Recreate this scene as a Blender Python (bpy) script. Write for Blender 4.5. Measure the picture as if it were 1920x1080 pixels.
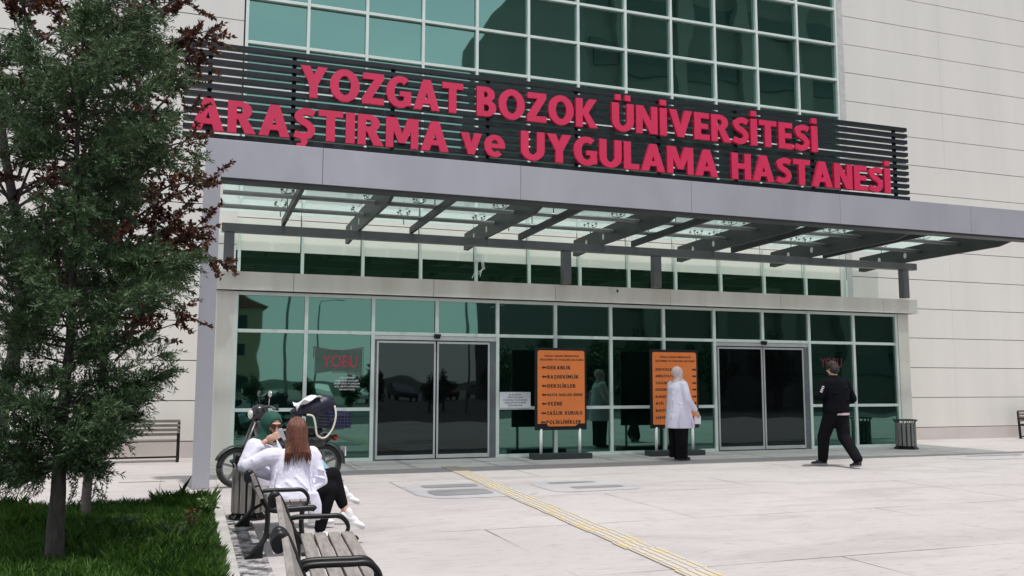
import bpy, bmesh, math, random
import numpy as np
from mathutils import Vector, Matrix, Euler
R = math.radians
random.seed(7); rng = np.random.default_rng(7)
for o in list(bpy.data.objects): bpy.data.objects.remove(o)
sc = bpy.context.scene
col = sc.collection

# ------------------------------------------------------------------ camera
cam = bpy.data.cameras.new('camera'); camo = bpy.data.objects.new('camera', cam); col.objects.link(camo)
cam.sensor_width = 36; cam.lens = 36 * 1664.0 / 1920; cam.clip_end = 2000; cam.clip_start = .05
yaw, pitch, roll = .34363, .10839, .00145
f = Vector((math.sin(yaw)*math.cos(pitch), math.cos(yaw)*math.cos(pitch), math.sin(pitch)))
r0 = Vector((math.cos(yaw), -math.sin(yaw), 0)); u0 = r0.cross(f)
rr = math.cos(roll)*r0 + math.sin(roll)*u0; uu = -math.sin(roll)*r0 + math.cos(roll)*u0
M = Matrix((rr, uu, -f)).transposed().to_4x4(); M.translation = Vector((-.6693, -16.1154, 1.3715))
camo.matrix_world = M; sc.camera = camo

# ------------------------------------------------------------------ light
to_sun = Vector((.17, -1.17, 4.19)).normalized()
w = bpy.data.worlds.new('World'); sc.world = w; w.use_nodes = True
nt = w.node_tree; nt.nodes.clear()
out = nt.nodes.new('ShaderNodeOutputWorld'); bg = nt.nodes.new('ShaderNodeBackground')
sky = nt.nodes.new('ShaderNodeTexSky'); sky.sky_type = 'NISHITA'; sky.sun_disc = False
sky.sun_elevation = math.asin(to_sun.z); sky.sun_rotation = math.atan2(to_sun.x, to_sun.y)
tc = nt.nodes.new('ShaderNodeTexCoord'); no = nt.nodes.new('ShaderNodeTexNoise'); no.inputs['Scale'].default_value = 2.2; no.inputs['Detail'].default_value = 6
rp = nt.nodes.new('ShaderNodeValToRGB'); rp.color_ramp.elements[0].position = .3; rp.color_ramp.elements[0].color = (.55,.55,.55,1); rp.color_ramp.elements[1].position = .7; rp.color_ramp.elements[1].color = (.95,.95,.95,1)
mx = nt.nodes.new('ShaderNodeMix'); mx.data_type = 'RGBA'; mx.inputs['B'].default_value = (6.5, 6.6, 6.9, 1)
L = nt.links.new
mp = nt.nodes.new('ShaderNodeMapping'); mp.inputs['Scale'].default_value = (1, 1, 3)
L(tc.outputs['Generated'], mp.inputs['Vector']); L(mp.outputs[0], no.inputs['Vector']); L(no.outputs['Fac'], rp.inputs[0])
L(rp.outputs[0], mx.inputs['Factor']); L(sky.outputs[0], mx.inputs['A']); L(mx.outputs['Result'], bg.inputs['Color'])
bg.inputs['Strength'].default_value = .14; L(bg.outputs[0], out.inputs[0])
sun = bpy.data.lights.new('sun', 'SUN'); sun.energy = 2.7; sun.angle = R(1.5); sun.color = (1, .965, .92)
so = bpy.data.objects.new('sun', sun); so.rotation_euler = to_sun.to_track_quat('Z', 'Y').to_euler(); so.location = (0,-5,30); col.objects.link(so)
sc.view_settings.view_transform = 'Standard'; sc.view_settings.look = 'None'; sc.view_settings.gamma = 1
sc.view_settings.exposure = .29
sc.cycles.max_bounces = 8; sc.cycles.transparent_max_bounces = 16; sc.cycles.caustics_reflective = False; sc.cycles.caustics_refractive = False

# ------------------------------------------------------------------ materials
MATS = {}
def mat(name, c, rough=.6, metal=0, var=.12, scale=6, bump=0, bscale=30, c2=None, spec=None, coord='Object', stretch=None):
    if name in MATS: return MATS[name]
    m = bpy.data.materials.new(name); m.use_nodes = True; MATS[name] = m
    t = m.node_tree; b = t.nodes['Principled BSDF']
    b.inputs['Roughness'].default_value = rough; b.inputs['Metallic'].default_value = metal
    if spec is not None: b.inputs['Specular IOR Level'].default_value = spec
    tc = t.nodes.new('ShaderNodeTexCoord'); n = t.nodes.new('ShaderNodeTexNoise'); n.inputs['Scale'].default_value = scale; n.inputs['Detail'].default_value = 5
    src = tc.outputs[coord]
    if stretch:
        mp = t.nodes.new('ShaderNodeMapping'); mp.inputs['Scale'].default_value = stretch; t.links.new(src, mp.inputs[0]); src = mp.outputs[0]
    t.links.new(src, n.inputs['Vector'])
    rp = t.nodes.new('ShaderNodeValToRGB'); rp.color_ramp.elements[0].position = .3; rp.color_ramp.elements[1].position = .7
    lo = c2 if c2 else tuple(x*(1-var) for x in c); hi = c if c2 else tuple(min(1, x*(1+var)) for x in c)
    rp.color_ramp.elements[0].color = (*lo, 1); rp.color_ramp.elements[1].color = (*hi, 1)
    t.links.new(n.outputs['Fac'], rp.inputs[0]); t.links.new(rp.outputs[0], b.inputs['Base Color'])
    if bump:
        n2 = t.nodes.new('ShaderNodeTexNoise'); n2.inputs['Scale'].default_value = bscale; n2.inputs['Detail'].default_value = 6
        t.links.new(src, n2.inputs['Vector']); bp = t.nodes.new('ShaderNodeBump'); bp.inputs['Strength'].default_value = bump; bp.inputs['Distance'].default_value = .02
        t.links.new(n2.outputs['Fac'], bp.inputs['Height']); t.links.new(bp.outputs[0], b.inputs['Normal'])
    return m
def leafmat(name, cols, transl=.25, rough=.55):
    m = bpy.data.materials.new(name); m.use_nodes = True; MATS[name] = m
    t = m.node_tree; b = t.nodes['Principled BSDF']; b.inputs['Roughness'].default_value = rough
    g = t.nodes.new('ShaderNodeNewGeometry'); rp = t.nodes.new('ShaderNodeValToRGB'); cr = rp.color_ramp
    while len(cr.elements) < len(cols): cr.elements.new(.5)
    for i, c in enumerate(cols): cr.elements[i].position = i/(len(cols)-1); cr.elements[i].color = (*c, 1)
    tc = t.nodes.new('ShaderNodeTexCoord'); n = t.nodes.new('ShaderNodeTexNoise'); n.inputs['Scale'].default_value = 2.5
    t.links.new(tc.outputs['Object'], n.inputs['Vector'])
    ma = t.nodes.new('ShaderNodeMath'); ma.operation = 'MULTIPLY_ADD'; ma.inputs[1].default_value = .55
    t.links.new(g.outputs['Random Per Island'], ma.inputs[0])
    m2 = t.nodes.new('ShaderNodeMath'); m2.operation = 'MULTIPLY_ADD'; m2.inputs[1].default_value = .9; m2.inputs[2].default_value = -.22
    t.links.new(n.outputs['Fac'], m2.inputs[0]); t.links.new(m2.outputs[0], ma.inputs[2])
    t.links.new(ma.outputs[0], rp.inputs[0]); t.links.new(rp.outputs[0], b.inputs['Base Color'])
    tr = t.nodes.new('ShaderNodeBsdfTranslucent'); t.links.new(rp.outputs[0], tr.inputs[0])
    ms = t.nodes.new('ShaderNodeMixShader'); ms.inputs[0].default_value = transl
    t.links.new(b.outputs[0], ms.inputs[1]); t.links.new(tr.outputs[0], ms.inputs[2]); t.links.new(ms.outputs[0], t.nodes['Material Output'].inputs[0])
    return m
def glassmat(name, tint, refl, body, see=0., wav=.0045):
    """reflective tinted architectural glass: glossy + dark body (+ see-through share)"""
    m = bpy.data.materials.new(name); m.use_nodes = True; MATS[name] = m
    t = m.node_tree; t.nodes.remove(t.nodes['Principled BSDF']); o = t.nodes['Material Output']
    gl = t.nodes.new('ShaderNodeBsdfGlossy'); gl.inputs['Roughness'].default_value = .015; gl.inputs[0].default_value = (*tint, 1)
    df = t.nodes.new('ShaderNodeBsdfDiffuse'); df.inputs[0].default_value = (*body, 1)
    tr = t.nodes.new('ShaderNodeBsdfTransparent'); tr.inputs[0].default_value = (.34, .46, .38, 1)
    m1 = t.nodes.new('ShaderNodeMixShader'); m1.inputs[0].default_value = see; t.links.new(df.outputs[0], m1.inputs[1]); t.links.new(tr.outputs[0], m1.inputs[2])
    m2 = t.nodes.new('ShaderNodeMixShader'); m2.inputs[0].default_value = refl; t.links.new(m1.outputs[0], m2.inputs[1]); t.links.new(gl.outputs[0], m2.inputs[2])
    tc = t.nodes.new('ShaderNodeTexCoord'); n = t.nodes.new('ShaderNodeTexNoise'); n.inputs['Scale'].default_value = .9; n.inputs['Detail'].default_value = 1
    t.links.new(tc.outputs['Object'], n.inputs['Vector'])
    bp = t.nodes.new('ShaderNodeBump'); bp.inputs['Strength'].default_value = 1; bp.inputs['Distance'].default_value = wav
    t.links.new(n.outputs['Fac'], bp.inputs['Height']); t.links.new(bp.outputs[0], gl.inputs['Normal'])
    t.links.new(m2.outputs[0], o.inputs[0]); return m
WALL = mat('composite_wall_panel', (.725,.70,.655), .42, c2=(.67,.65,.61), scale=1.1, stretch=(1.6,1,.16))
mat('spandrel_panel', (.78,.77,.70), .5, var=.04, scale=1.2)
WALLP = mat('plinth_panel', (.56,.51,.49), .5, var=.06, scale=1.2)
JOINT = mat('panel_joint', (.10,.095,.09), .8)
MULL = mat('mullion_paint', (.66,.74,.70), .35, var=.05, scale=3)
SILV = mat('brushed_silver', (.55,.57,.57), .35, metal=.4, var=.05)
DARKJ = mat('dark_jamb', (.12,.14,.15), .4)
LILAC = mat('lilac_grey_cladding', (.42,.42,.465), .4, metal=.2, c2=(.365,.365,.405), scale=1.6, stretch=(1.3,1,.5))
STEEL = mat('dark_steel_paint', (.045,.050,.049), .5, var=.15, scale=3, spec=.3)
STEEL2 = mat('mid_steel_paint', (.105,.11,.115), .4, var=.12, scale=3)
PIPE = mat('pipe_steel', (.16,.17,.165), .3, metal=.3)
SLAT = mat('charcoal_slat', (.012,.017,.022), .45, var=.2, spec=.35)
PINK = mat('red_letter_face', (.60,.020,.085), .5, var=.06, scale=2)
BLACK = mat('black_iron', (.008,.008,.009), .38, var=.3, spec=.3)
WOOD = mat('weathered_board', (.31,.28,.255), .7, c2=(.19,.172,.16), scale=5, stretch=(12,1.2,12), bump=.3, bscale=12)
WOODB = mat('brown_board', (.21,.18,.155), .65, c2=(.12,.10,.088), scale=5, stretch=(1.2,10,10))
WOODZ = mat('bin_board', (.27,.25,.23), .65, c2=(.15,.14,.125), scale=5, stretch=(14,14,1.5))
ORANGE = mat('orange_panel', (.80,.21,.045), .5, var=.07, scale=1.5)
FRAME = mat('sign_frame', (.009,.010,.013), .5, spec=.3)
TEXTB = mat('black_lettering', (.012,.012,.012), .6)
WHITE = mat('white_paint', (.8,.8,.8), .4, var=.03)
PAPER = mat('paper', (.78,.79,.84), .7, var=.04)
COAT = mat('lab_coat_cotton', (.74,.725,.85), .85, var=.03, bump=1., bscale=7)
GLUP = glassmat('green_facade_glass', (.40,.74,.62), .42, (.008,.025,.018))
GLLO = glassmat('entrance_glass', (.30,.60,.50), .31, (.003,.012,.008), see=.35)
GLBD = glassmat('clerestory_glass', (.30,.5,.42), .13, (.008,.022,.012), see=0)
GLDR = glassmat('door_glass', (.38,.48,.48), .095, (.004,.005,.006), see=.4)

# ------------------------------------------------------------------ helpers
class MB:
    def __init__(s): s.v = []; s.f = []; s.m = []
    def add(s, vs, fs, mi=0):
        b = len(s.v); s.v += [tuple(v) for v in vs]; s.f += [tuple(i+b for i in q) for q in fs]; s.m += [mi]*len(fs); return s
    def box(s, x0, x1, y0, y1, z0, z1, mi=0, T=None):
        vs = [(x,y,z) for x in (x0,x1) for y in (y0,y1) for z in (z0,z1)]
        if T is not None: vs = [T @ Vector(v) for v in vs]
        return s.add(vs, [(0,1,3,2),(4,6,7,5),(0,4,5,1),(2,3,7,6),(0,2,6,4),(1,5,7,3)], mi)
    def bar(s, a, b, w, h, up=(0,0,1), mi=0):
        a, b = Vector(a), Vector(b); d = (b-a).normalized(); upv = Vector(up); x = d.cross(upv)
        if x.length < 1e-4: x = d.cross(Vector((0,1,0)))
        x.normalize(); y = x.cross(d); vs = []
        for p in (a, b):
            for i, j in ((-1,-1),(1,-1),(1,1),(-1,1)): vs.append(p + x*i*w/2 + y*j*h/2)
        return s.add(vs, [(3,2,1,0),(4,5,6,7),(0,1,5,4),(1,2,6,5),(2,3,7,6),(3,0,4,7)], mi)
    def tube(s, pts, r, n=10, mi=0, caps=True, sq=1.0):
        pts = [Vector(p) for p in pts]; rs = r if isinstance(r, (list, tuple)) else [r]*len(pts)
        b = len(s.v); prev = None; vs = []
        for i, p in enumerate(pts):
            d = (pts[min(i+1, len(pts)-1)] - pts[max(i-1, 0)]).normalized()
            if prev is None: x = d.orthogonal().normalized()
            else:
                x = prev - d*prev.dot(d)
                x = x.normalized() if x.length > 1e-5 else d.orthogonal().normalized()
            prev = x; y = d.cross(x)
            for k in range(n):
                a = 2*math.pi*k/n; vs.append(p + (x*math.cos(a) + y*math.sin(a)*sq)*rs[i])
        fs = [(i*n+k, i*n+(k+1)%n, (i+1)*n+(k+1)%n, (i+1)*n+k) for i in range(len(pts)-1) for k in range(n)]
        if caps: fs += [tuple(range(n-1, -1, -1)), tuple(range((len(pts)-1)*n, len(pts)*n))]
        return s.add(vs, fs, mi)
    def prism(s, poly, axis, a, b, mi=0):
        """poly: list of 2D points; extrude along axis from a to b"""
        def P(p, t):
            return {'x': (t, p[0], p[1]), 'y': (p[0], t, p[1]), 'z': (p[0], p[1], t)}[axis]
        n = len(poly)
        return s.add([P(p, a) for p in poly] + [P(p, b) for p in poly], [tuple(range(n-1,-1,-1)), tuple(range(n, 2*n))] + [(i, (i+1) % n, n+(i+1) % n, n+i) for i in range(n)], mi)
    def ell(s, c, rad, rot=None, nu=16, nv=10, mi=0):
        c = Vector(c); E = (rot if rot is not None else Matrix.Identity(3)); vs = []; fs = []
        for j in range(nv+1):
            th = math.pi*j/nv
            for i in range(nu):
                ph = 2*math.pi*i/nu
                vs.append(c + E @ Vector((rad[0]*math.sin(th)*math.cos(ph), rad[1]*math.sin(th)*math.sin(ph), rad[2]*math.cos(th))))
        for j in range(nv):
            for i in range(nu): fs.append((j*nu+i, (j+1)*nu+i, (j+1)*nu+(i+1) % nu, j*nu+(i+1) % nu))
        return s.add(vs, fs, mi)
    def cap(s, a, b, r0, r1=None, n=12):
        """tapered capsule"""
        r1 = r0 if r1 is None else r1; a, b = Vector(a), Vector(b); d = (b-a).normalized(); pts = []; rs = []
        for k in range(5):
            t = math.pi/2*(1-k/4.); pts.append(a - d*r0*math.sin(t)*.999); rs.append(max(.0008, r0*math.cos(t)))
        for k in range(5):
            t = math.pi/2*(k/4.); pts.append(b + d*r1*math.sin(t)*.999); rs.append(max(.0008, r1*math.cos(t)))
        return s.tube(pts, rs, n)
    def loft(s, secs, n=20):
        """secs: (center, rx, ry[, rotz]) elliptical horizontal sections"""
        vs = []; fs = []
        for q in secs:
            c, rx, ry = q[:3]; a0 = q[3] if len(q) > 3 else 0
            for k in range(n):
                a = 2*math.pi*k/n; x, y = rx*math.cos(a), ry*math.sin(a)
                vs.append((c[0] + x*math.cos(a0) - y*math.sin(a0), c[1] + x*math.sin(a0) + y*math.cos(a0), c[2]))
        m = len(secs)
        fs = [(i*n+k, i*n+(k+1) % n, (i+1)*n+(k+1) % n, (i+1)*n+k) for i in range(m-1) for k in range(n)]
        fs += [tuple(range(n-1, -1, -1)), tuple(range((m-1)*n, m*n))]
        return s.add(vs, fs)
def tag(o, label=None, cat=None, group=None, kind=None):
    if label: o['label'] = label
    if cat: o['category'] = cat
    if group: o['group'] = group
    if kind: o['kind'] = kind
    return o
def link(name, me, parent=None, loc=(0,0,0)):
    o = bpy.data.objects.new(name, me); col.objects.link(o); o.location = loc
    if parent: o.parent = parent
    return o
def build(name, mb, m, parent=None, smooth=False, bevel=0, loc=(0,0,0), remesh=0, sm=3, recalc=True):
    me = bpy.data.meshes.new(name); me.from_pydata(mb.v, [], mb.f)
    ms = m if isinstance(m, (list, tuple)) else [m]
    for x in ms: me.materials.append(x)
    if len(ms) > 1: me.polygons.foreach_set('material_index', mb.m)
    if recalc:
        bm = bmesh.new(); bm.from_mesh(me); bmesh.ops.recalc_face_normals(bm, faces=bm.faces); bm.to_mesh(me); bm.free()
    me.update(); o = link(name, me, parent, loc)
    if remesh:
        r = o.modifiers.new('remesh', 'REMESH'); r.mode = 'VOXEL'; r.voxel_size = remesh; r.use_smooth_shade = True
        if sm: s = o.modifiers.new('smooth', 'SMOOTH'); s.factor = .5; s.iterations = sm
    if smooth: me.polygons.foreach_set('use_smooth', [True]*len(me.polygons))
    if bevel: b = o.modifiers.new('bevel', 'BEVEL'); b.width = bevel; b.segments = 2; b.limit_method = 'ANGLE'
    return o
def empty(name, loc, rz=0, **k):
    o = bpy.data.objects.new(name, None); col.objects.link(o); o.location = loc; o.rotation_euler = (0,0,rz); o.empty_display_size = .2
    return tag(o, **k)
def struct(name, mb, m, **k):
    o = build(name, mb, m, **k); o['kind'] = 'structure'; return o
def copy_tree(o, parent=None):
    c = o.copy(); col.objects.link(c); c.parent = parent
    for ch in [x for x in bpy.data.objects if x.parent == o and x.name in col.objects]: copy_tree(ch, c)
    return c
# text ------------------------------------------------------------
def text_mesh(s, offset=0., extrude=0.):
    cu = bpy.data.curves.new('t', 'FONT'); cu.body = s; cu.size = 1; cu.offset = offset; cu.extrude = extrude; cu.resolution_u = 4
    o = bpy.data.objects.new('t', cu); col.objects.link(o); bpy.context.view_layer.update()
    me = bpy.data.meshes.new_from_object(o.evaluated_get(bpy.context.evaluated_depsgraph_get()))
    bpy.data.objects.remove(o); bpy.data.curves.remove(cu)
    return me
def verts(me):
    a = np.empty(len(me.vertices)*3); me.vertices.foreach_get('co', a); return a.reshape(-1, 3)
def place_text(name, s, x0, x1, zb, cap, y, thick, m, parent, offset=.01, refch='H'):
    """text on a plane facing -Y: left x0, right x1, baseline zb, capital height cap"""
    me = text_mesh(s, offset, .5); v = verts(me); h = verts(text_mesh(refch, offset)); H0, H1 = h[:,1].min(), h[:,1].max()
    a, b = v[:,0].min(), v[:,0].max(); n = np.empty_like(v)
    n[:,0] = x0 + (v[:,0]-a)/(b-a)*(x1-x0); n[:,2] = zb + (v[:,1]-H0)/(H1-H0)*cap; n[:,1] = y - (v[:,2]+.5)*thick
    me.vertices.foreach_set('co', n.ravel()); me.materials.clear(); me.materials.append(m); me.update()
    me.name = name; return link(name, me, parent)
def quads(name, V, m, parent=None, nv=4):
    """V: (N,nv,3) array -> one mesh of N polygons"""
    N = len(V); me = bpy.data.meshes.new(name); me.vertices.add(N*nv); me.vertices.foreach_set('co', V.reshape(-1).astype('f'))
    me.loops.add(N*nv); me.loops.foreach_set('vertex_index', np.arange(N*nv, dtype='i')); me.polygons.add(N)
    me.polygons.foreach_set('loop_start', np.arange(0, N*nv, nv, dtype='i')); me.polygons.foreach_set('loop_total', np.full(N, nv, dtype='i'))
    me.materials.append(m); me.update(calc_edges=True); me.validate()
    return link(name, me, parent)
def unit(a): return a/np.maximum(1e-9, np.linalg.norm(a, axis=-1, keepdims=True))
def leaves(P, D, ln, wd, fold=.0):
    """diamond leaves at P pointing D"""
    N = len(P); D = unit(D); S = unit(np.cross(D, rng.normal(size=(N,3)))); U = np.cross(S, D)
    ln = ln[:,None]; wd = wd[:,None]
    return np.stack([P, P + D*ln*.45 + S*wd/2 + U*wd*fold, P + D*ln, P + D*ln*.45 - S*wd/2 + U*wd*fold], 1)

# ------------------------------------------------------------------ ground
def groundmat(name, c1, c2, joint=True):
    m = bpy.data.materials.new(name); m.use_nodes = True; t = m.node_tree; b = t.nodes['Principled BSDF']; b.inputs['Roughness'].default_value = .8
    N = t.nodes.new; K = t.links.new
    tc = N('ShaderNodeTexCoord')
    def noise(sc_, det=6, st=None, dist=0):
        n = N('ShaderNodeTexNoise'); n.inputs['Scale'].default_value = sc_; n.inputs['Detail'].default_value = det; n.inputs['Distortion'].default_value = dist
        if st:
            mp = N('ShaderNodeMapping'); mp.inputs['Scale'].default_value = st; K(tc.outputs['Object'], mp.inputs[0]); K(mp.outputs[0], n.inputs['Vector'])
        else: K(tc.outputs['Object'], n.inputs['Vector'])
        return n.outputs['Fac']
    def ramp(src, a, b_, ca, cb):
        r = N('ShaderNodeValToRGB'); r.color_ramp.elements[0].position = a; r.color_ramp.elements[1].position = b_
        r.color_ramp.elements[0].color = (*ca, 1); r.color_ramp.elements[1].color = (*cb, 1); K(src, r.inputs[0]); return r.outputs[0]
    def mul(a, b_, f=1.):
        x = N('ShaderNodeMix'); x.data_type = 'RGBA'; x.blend_type = 'MULTIPLY'; x.inputs['Factor'].default_value = f; K(a, x.inputs['A']); K(b_, x.inputs['B']); return x.outputs['Result']
    base = ramp(noise(.35, 4), .35, .65, c1, c2)
    base = mul(base, ramp(noise(2.3, 8, dist=.6), .30, .52, (.94,.94,.945), (1,1,1)))
    base = mul(base, ramp(noise(9, 6, st=(.6,2.2,1)), .28, .45, (.80,.79,.79), (1,1,1)))
    base = mul(base, ramp(noise(.9, 7, st=(.5,1.6,1), dist=1.2), .33, .50, (.86,.85,.85), (1,1,1)))
    base = mul(base, ramp(noise(70, 3), .27, .36, (.62,.61,.60), (1,1,1)))
    if joint:
        br = N('ShaderNodeTexBrick'); br.inputs['Scale'].default_value = 1; br.inputs['Brick Width'].default_value = 4.6; br.inputs['Row Height'].default_value = 2.2
        br.inputs['Mortar Size'].default_value = .012; br.inputs['Mortar Smooth'].default_value = .3; br.offset = .5
        for k, c in (('Color1', 1), ('Color2', .97), ('Mortar', .30)): br.inputs[k].default_value = (c, c, c, 1)
        mp = N('ShaderNodeMapping'); mp.inputs['Location'].default_value = (.3, 5.7, 0); K(tc.outputs['Object'], mp.inputs[0]); K(mp.outputs[0], br.inputs['Vector'])
        x = N('ShaderNodeMix'); x.data_type = 'RGBA'; x.blend_type = 'MULTIPLY'; K(ramp(noise(1.1, 5, st=(.6,.6,1)), .38, .58, (0,0,0), (1,1,1)), x.inputs['Factor']); K(base, x.inputs['A']); K(br.outputs['Color'], x.inputs['B']); base = x.outputs['Result']
    K(base, b.inputs['Base Color'])
    bp = N('ShaderNodeBump'); bp.inputs['Strength'].default_value = .35; bp.inputs['Distance'].default_value = .01; K(noise(40, 8), bp.inputs['Height']); K(bp.outputs[0], b.inputs['Normal'])
    return m
PLAZA = groundmat('pale_concrete', (.425,.392,.382), (.475,.445,.432))
def sheet(x0, x1, y0, y1, z, nx=1, ny=1):
    m = MB()
    for i in range(nx):
        for j in range(ny):
            a, b = x0+(x1-x0)*i/nx, x0+(x1-x0)*(i+1)/nx; c, d = y0+(y1-y0)*j/ny, y0+(y1-y0)*(j+1)/ny
            m.add([(a,c,z),(b,c,z),(b,d,z),(a,d,z)], [(0,1,2,3)])
    return m
struct('ground', sheet(-300, 300, -300, 120, -.02), mat('distant_ground', (.16,.155,.14), .9, scale=.2), recalc=False)
struct('plaza', sheet(-30, 40, -15.5, 1.8, 0), PLAZA, recalc=False)
struct('parking_road', sheet(-80, 80, -60, -15, -.01), mat('asphalt', (.07,.07,.072), .9, scale=3, bump=.3, bscale=60), recalc=False)
GREYP = groundmat('grey_repair_concrete', (.19,.19,.195), (.33,.325,.33), joint=False)
GREYL = groundmat('light_repair_concrete', (.38,.37,.385), (.47,.455,.45), joint=False)
def blob(x0, x1, y0, y1, z, jit=.05, n=28):
    m = MB(); pts = []
    cx, cy, hx, hy = (x0+x1)/2, (y0+y1)/2, (x1-x0)/2, (y1-y0)/2
    for k in range(n):
        a = 2*math.pi*k/n; c, s = math.cos(a), math.sin(a); q = (abs(c)**5+abs(s)**5)**(-1/5)
        pts.append((cx + hx*c*q*(1+random.uniform(-jit, jit)), cy + hy*s*q*(1+random.uniform(-jit, jit)), z))
    return m.add(pts, [tuple(range(n))])
for nm, a, M_ in (('light_patch', (2.02, 3.55, -5.6, -3.95, .004), GREYL), ('light_patch', (3.75, 5.1, -5.45, -4.2, .004), GREYL),
                 ('dark_patch', (2.28, 3.05, -4.48, -4.12, .008), GREYP), ('dark_patch', (2.2, 3.0, -5.3, -4.72, .008), GREYP),
                 ('dark_patch', (4.05, 4.75, -4.52, -4.34, .008), GREYP), ('dark_patch', (4.15, 4.9, -5.15, -4.9, .008), GREYP),
                 ('dark_patch', (-1.6, -.98, -2.42, -2.34, .004), GREYP), ('dark_patch', (-1.55, -.95, -4.62, -4.45, .004), GREYP),
                 ('light_patch', (12.9, 14.6, -3.4, -2.6, .004), GREYL), ('dark_patch', (13.5, 14.9, -2.75, -2.6, .008), GREYP)):
    struct(nm, blob(*a, jit=.03), M_, recalc=True)
hm = MB(); hv = []
for k in range(121):
    a = R(180+180*k/120); hh = 3.2+.7*math.sin(k*.35)+.5*math.sin(k*1.1+1)+random.uniform(-.4,.4); hv.append((math.cos(a), math.sin(a), hh))
for k in range(120):
    a, b = hv[k], hv[k+1]; hm.add([(a[0]*170,a[1]*170,-.02),(b[0]*170,b[1]*170,-.02),(b[0]*215,b[1]*215,b[2]),(a[0]*215,a[1]*215,a[2]),(b[0]*290,b[1]*290,b[2]*1.1),(a[0]*290,a[1]*290,a[2]*1.1)], [(0,1,2,3),(3,2,4,5)])
struct('horizon_screen', hm, mat('horizon_screen_dark', (.03,.05,.03), .9, var=.5, scale=.08), smooth=True)  # unseen dark rise, added to cover the bright low sky mirrored in the glass
# tactile strip
tm = bpy.data.materials.new('worn_yellow'); tm.use_nodes = True; t = tm.node_tree; b = t.nodes['Principled BSDF']; b.inputs['Roughness'].default_value = .7
tc_ = t.nodes.new('ShaderNodeTexCoord'); n_ = t.nodes.new('ShaderNodeTexNoise'); n_.inputs['Scale'].default_value = 5; n_.inputs['Detail'].default_value = 9
r_ = t.nodes.new('ShaderNodeValToRGB'); e = r_.color_ramp.elements; e[0].position = .45; e[0].color = (.50,.46,.42,1); e[1].position = .64; e[1].color = (.56,.475,.27,1)
t.links.new(tc_.outputs['Object'], n_.inputs['Vector']); t.links.new(n_.outputs['Fac'], r_.inputs[0]); t.links.new(r_.outputs[0], b.inputs['Base Color'])
tp = MB(); L0 = Vector((3.44,-1.5,0)); L1 = Vector((2.79,-11.5,0)); d = (L1-L0).normalized(); n = Vector((-d.y, d.x, 0))
k = 0; s = 0; Ln = (L1-L0).length
while s < Ln-.3:
    c = L0 + d*(s+.15); T = Matrix.Translation(c + n*random.uniform(-.012,.012)) @ Matrix.Rotation(math.atan2(d.y, d.x)+random.uniform(-.01,.01), 4, 'Z')
    if random.random() > -1:
        tp.box(-.146, .146, -.135, .135, .004, .012, T=T)
        for q in (-.10,-.034,.034,.10): tp.box(-.13, .13, q-.012, q+.012, .0125, .018, T=T)
    s += .3
struct('tactile_paving', tp, tm)
# kerb, stained strip, lawn
STAIN = bpy.data.materials.new('moss_stained_concrete'); STAIN.use_nodes = True; t = STAIN.node_tree; b = t.nodes['Principled BSDF']; b.inputs['Roughness'].default_value = .9
tc_ = t.nodes.new('ShaderNodeTexCoord'); n_ = t.nodes.new('ShaderNodeTexNoise'); n_.inputs['Scale'].default_value = 7; n_.inputs['Detail'].default_value = 12; n_.inputs['Roughness'].default_value = .75
r_ = t.nodes.new('ShaderNodeValToRGB'); e = r_.color_ramp.elements; e[0].position = .44; e[0].color = (.05,.05,.055,1); e[1].position = .58; e[1].color = (.46,.44,.44,1)
t.links.new(tc_.outputs['Object'], n_.inputs['Vector']); t.links.new(n_.outputs['Fac'], r_.inputs[0]); t.links.new(r_.outputs[0], b.inputs['Base Color'])
struct('stained_paving', sheet(-.31, -.06, -14, -6.1, .004), STAIN, recalc=False)
kb = MB()
y = -14
while y < -5.3:
    kb.box(-.41, -.305, y, min(y+.98, -5.2), -.01, .05+random.uniform(-.003,.003)); y += .99
x = -.42
while x > -12:
    kb.box(x-.98, x, -5.22, -5.12, -.01, .05); x -= .99
struct('kerb', kb, mat('kerb_concrete', (.42,.41,.385), .85, var=.2, scale=4, bump=.3), bevel=.006)
SOIL = mat('lawn_soil', (.030,.032,.014), .95, var=.4, scale=3, bump=.5)
struct('lawn_soil', sheet(-12, -.41, -14, -5.22, .02), SOIL, recalc=False)
N = 150000
gx = -.42 - rng.beta(1, 1.9, N)*5.5; gy = rng.uniform(-11.5, -5.25, N)
hgt = rng.uniform(.03, .075, N)*(1 + .7*(np.sin(gx*3.1+gy*1.7) > .3)) * np.where(gy > -5.5, 1.25, 1)*rng.choice([.7,1,1.35], N)
bare = (np.sin(gx*2.3+1.1*np.sin(gy*1.9))+np.sin(gy*2.9+gx*1.3)) > 1.25; hgt[bare & (rng.random(N) < .75)] *= .25
tuft = rng.random(N) < .012; hgt[tuft] *= 1.7
P = np.stack([gx, gy, np.full(N, .02)], 1); a = rng.uniform(0, 2*np.pi, N); lean = rng.uniform(.1, .75, N)[:,None]
dh = np.stack([np.cos(a), np.sin(a), np.zeros(N)], 1); sd = np.stack([-np.sin(a), np.cos(a), np.zeros(N)], 1)*rng.uniform(.002,.0042,N)[:,None]
mid = P + dh*lean*hgt[:,None]*.35 + np.array([0,0,1.])*hgt[:,None]*.6; tip = P + dh*lean*hgt[:,None] + np.array([0,0,1.])*hgt[:,None]*.95
G1 = np.stack([P-sd, P+sd, mid+sd*.8, tip, mid-sd*.8], 1)
gr = quads('lawn', G1, leafmat('grass_blade', [(.014,.040,.007),(.042,.12,.014),(.10,.225,.035),(.20,.32,.07)], .35, .6), nv=5)
tag(gr, 'long dark green lawn grass with sunlit edge beside the concrete kerb', 'grass', kind='stuff')

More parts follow.
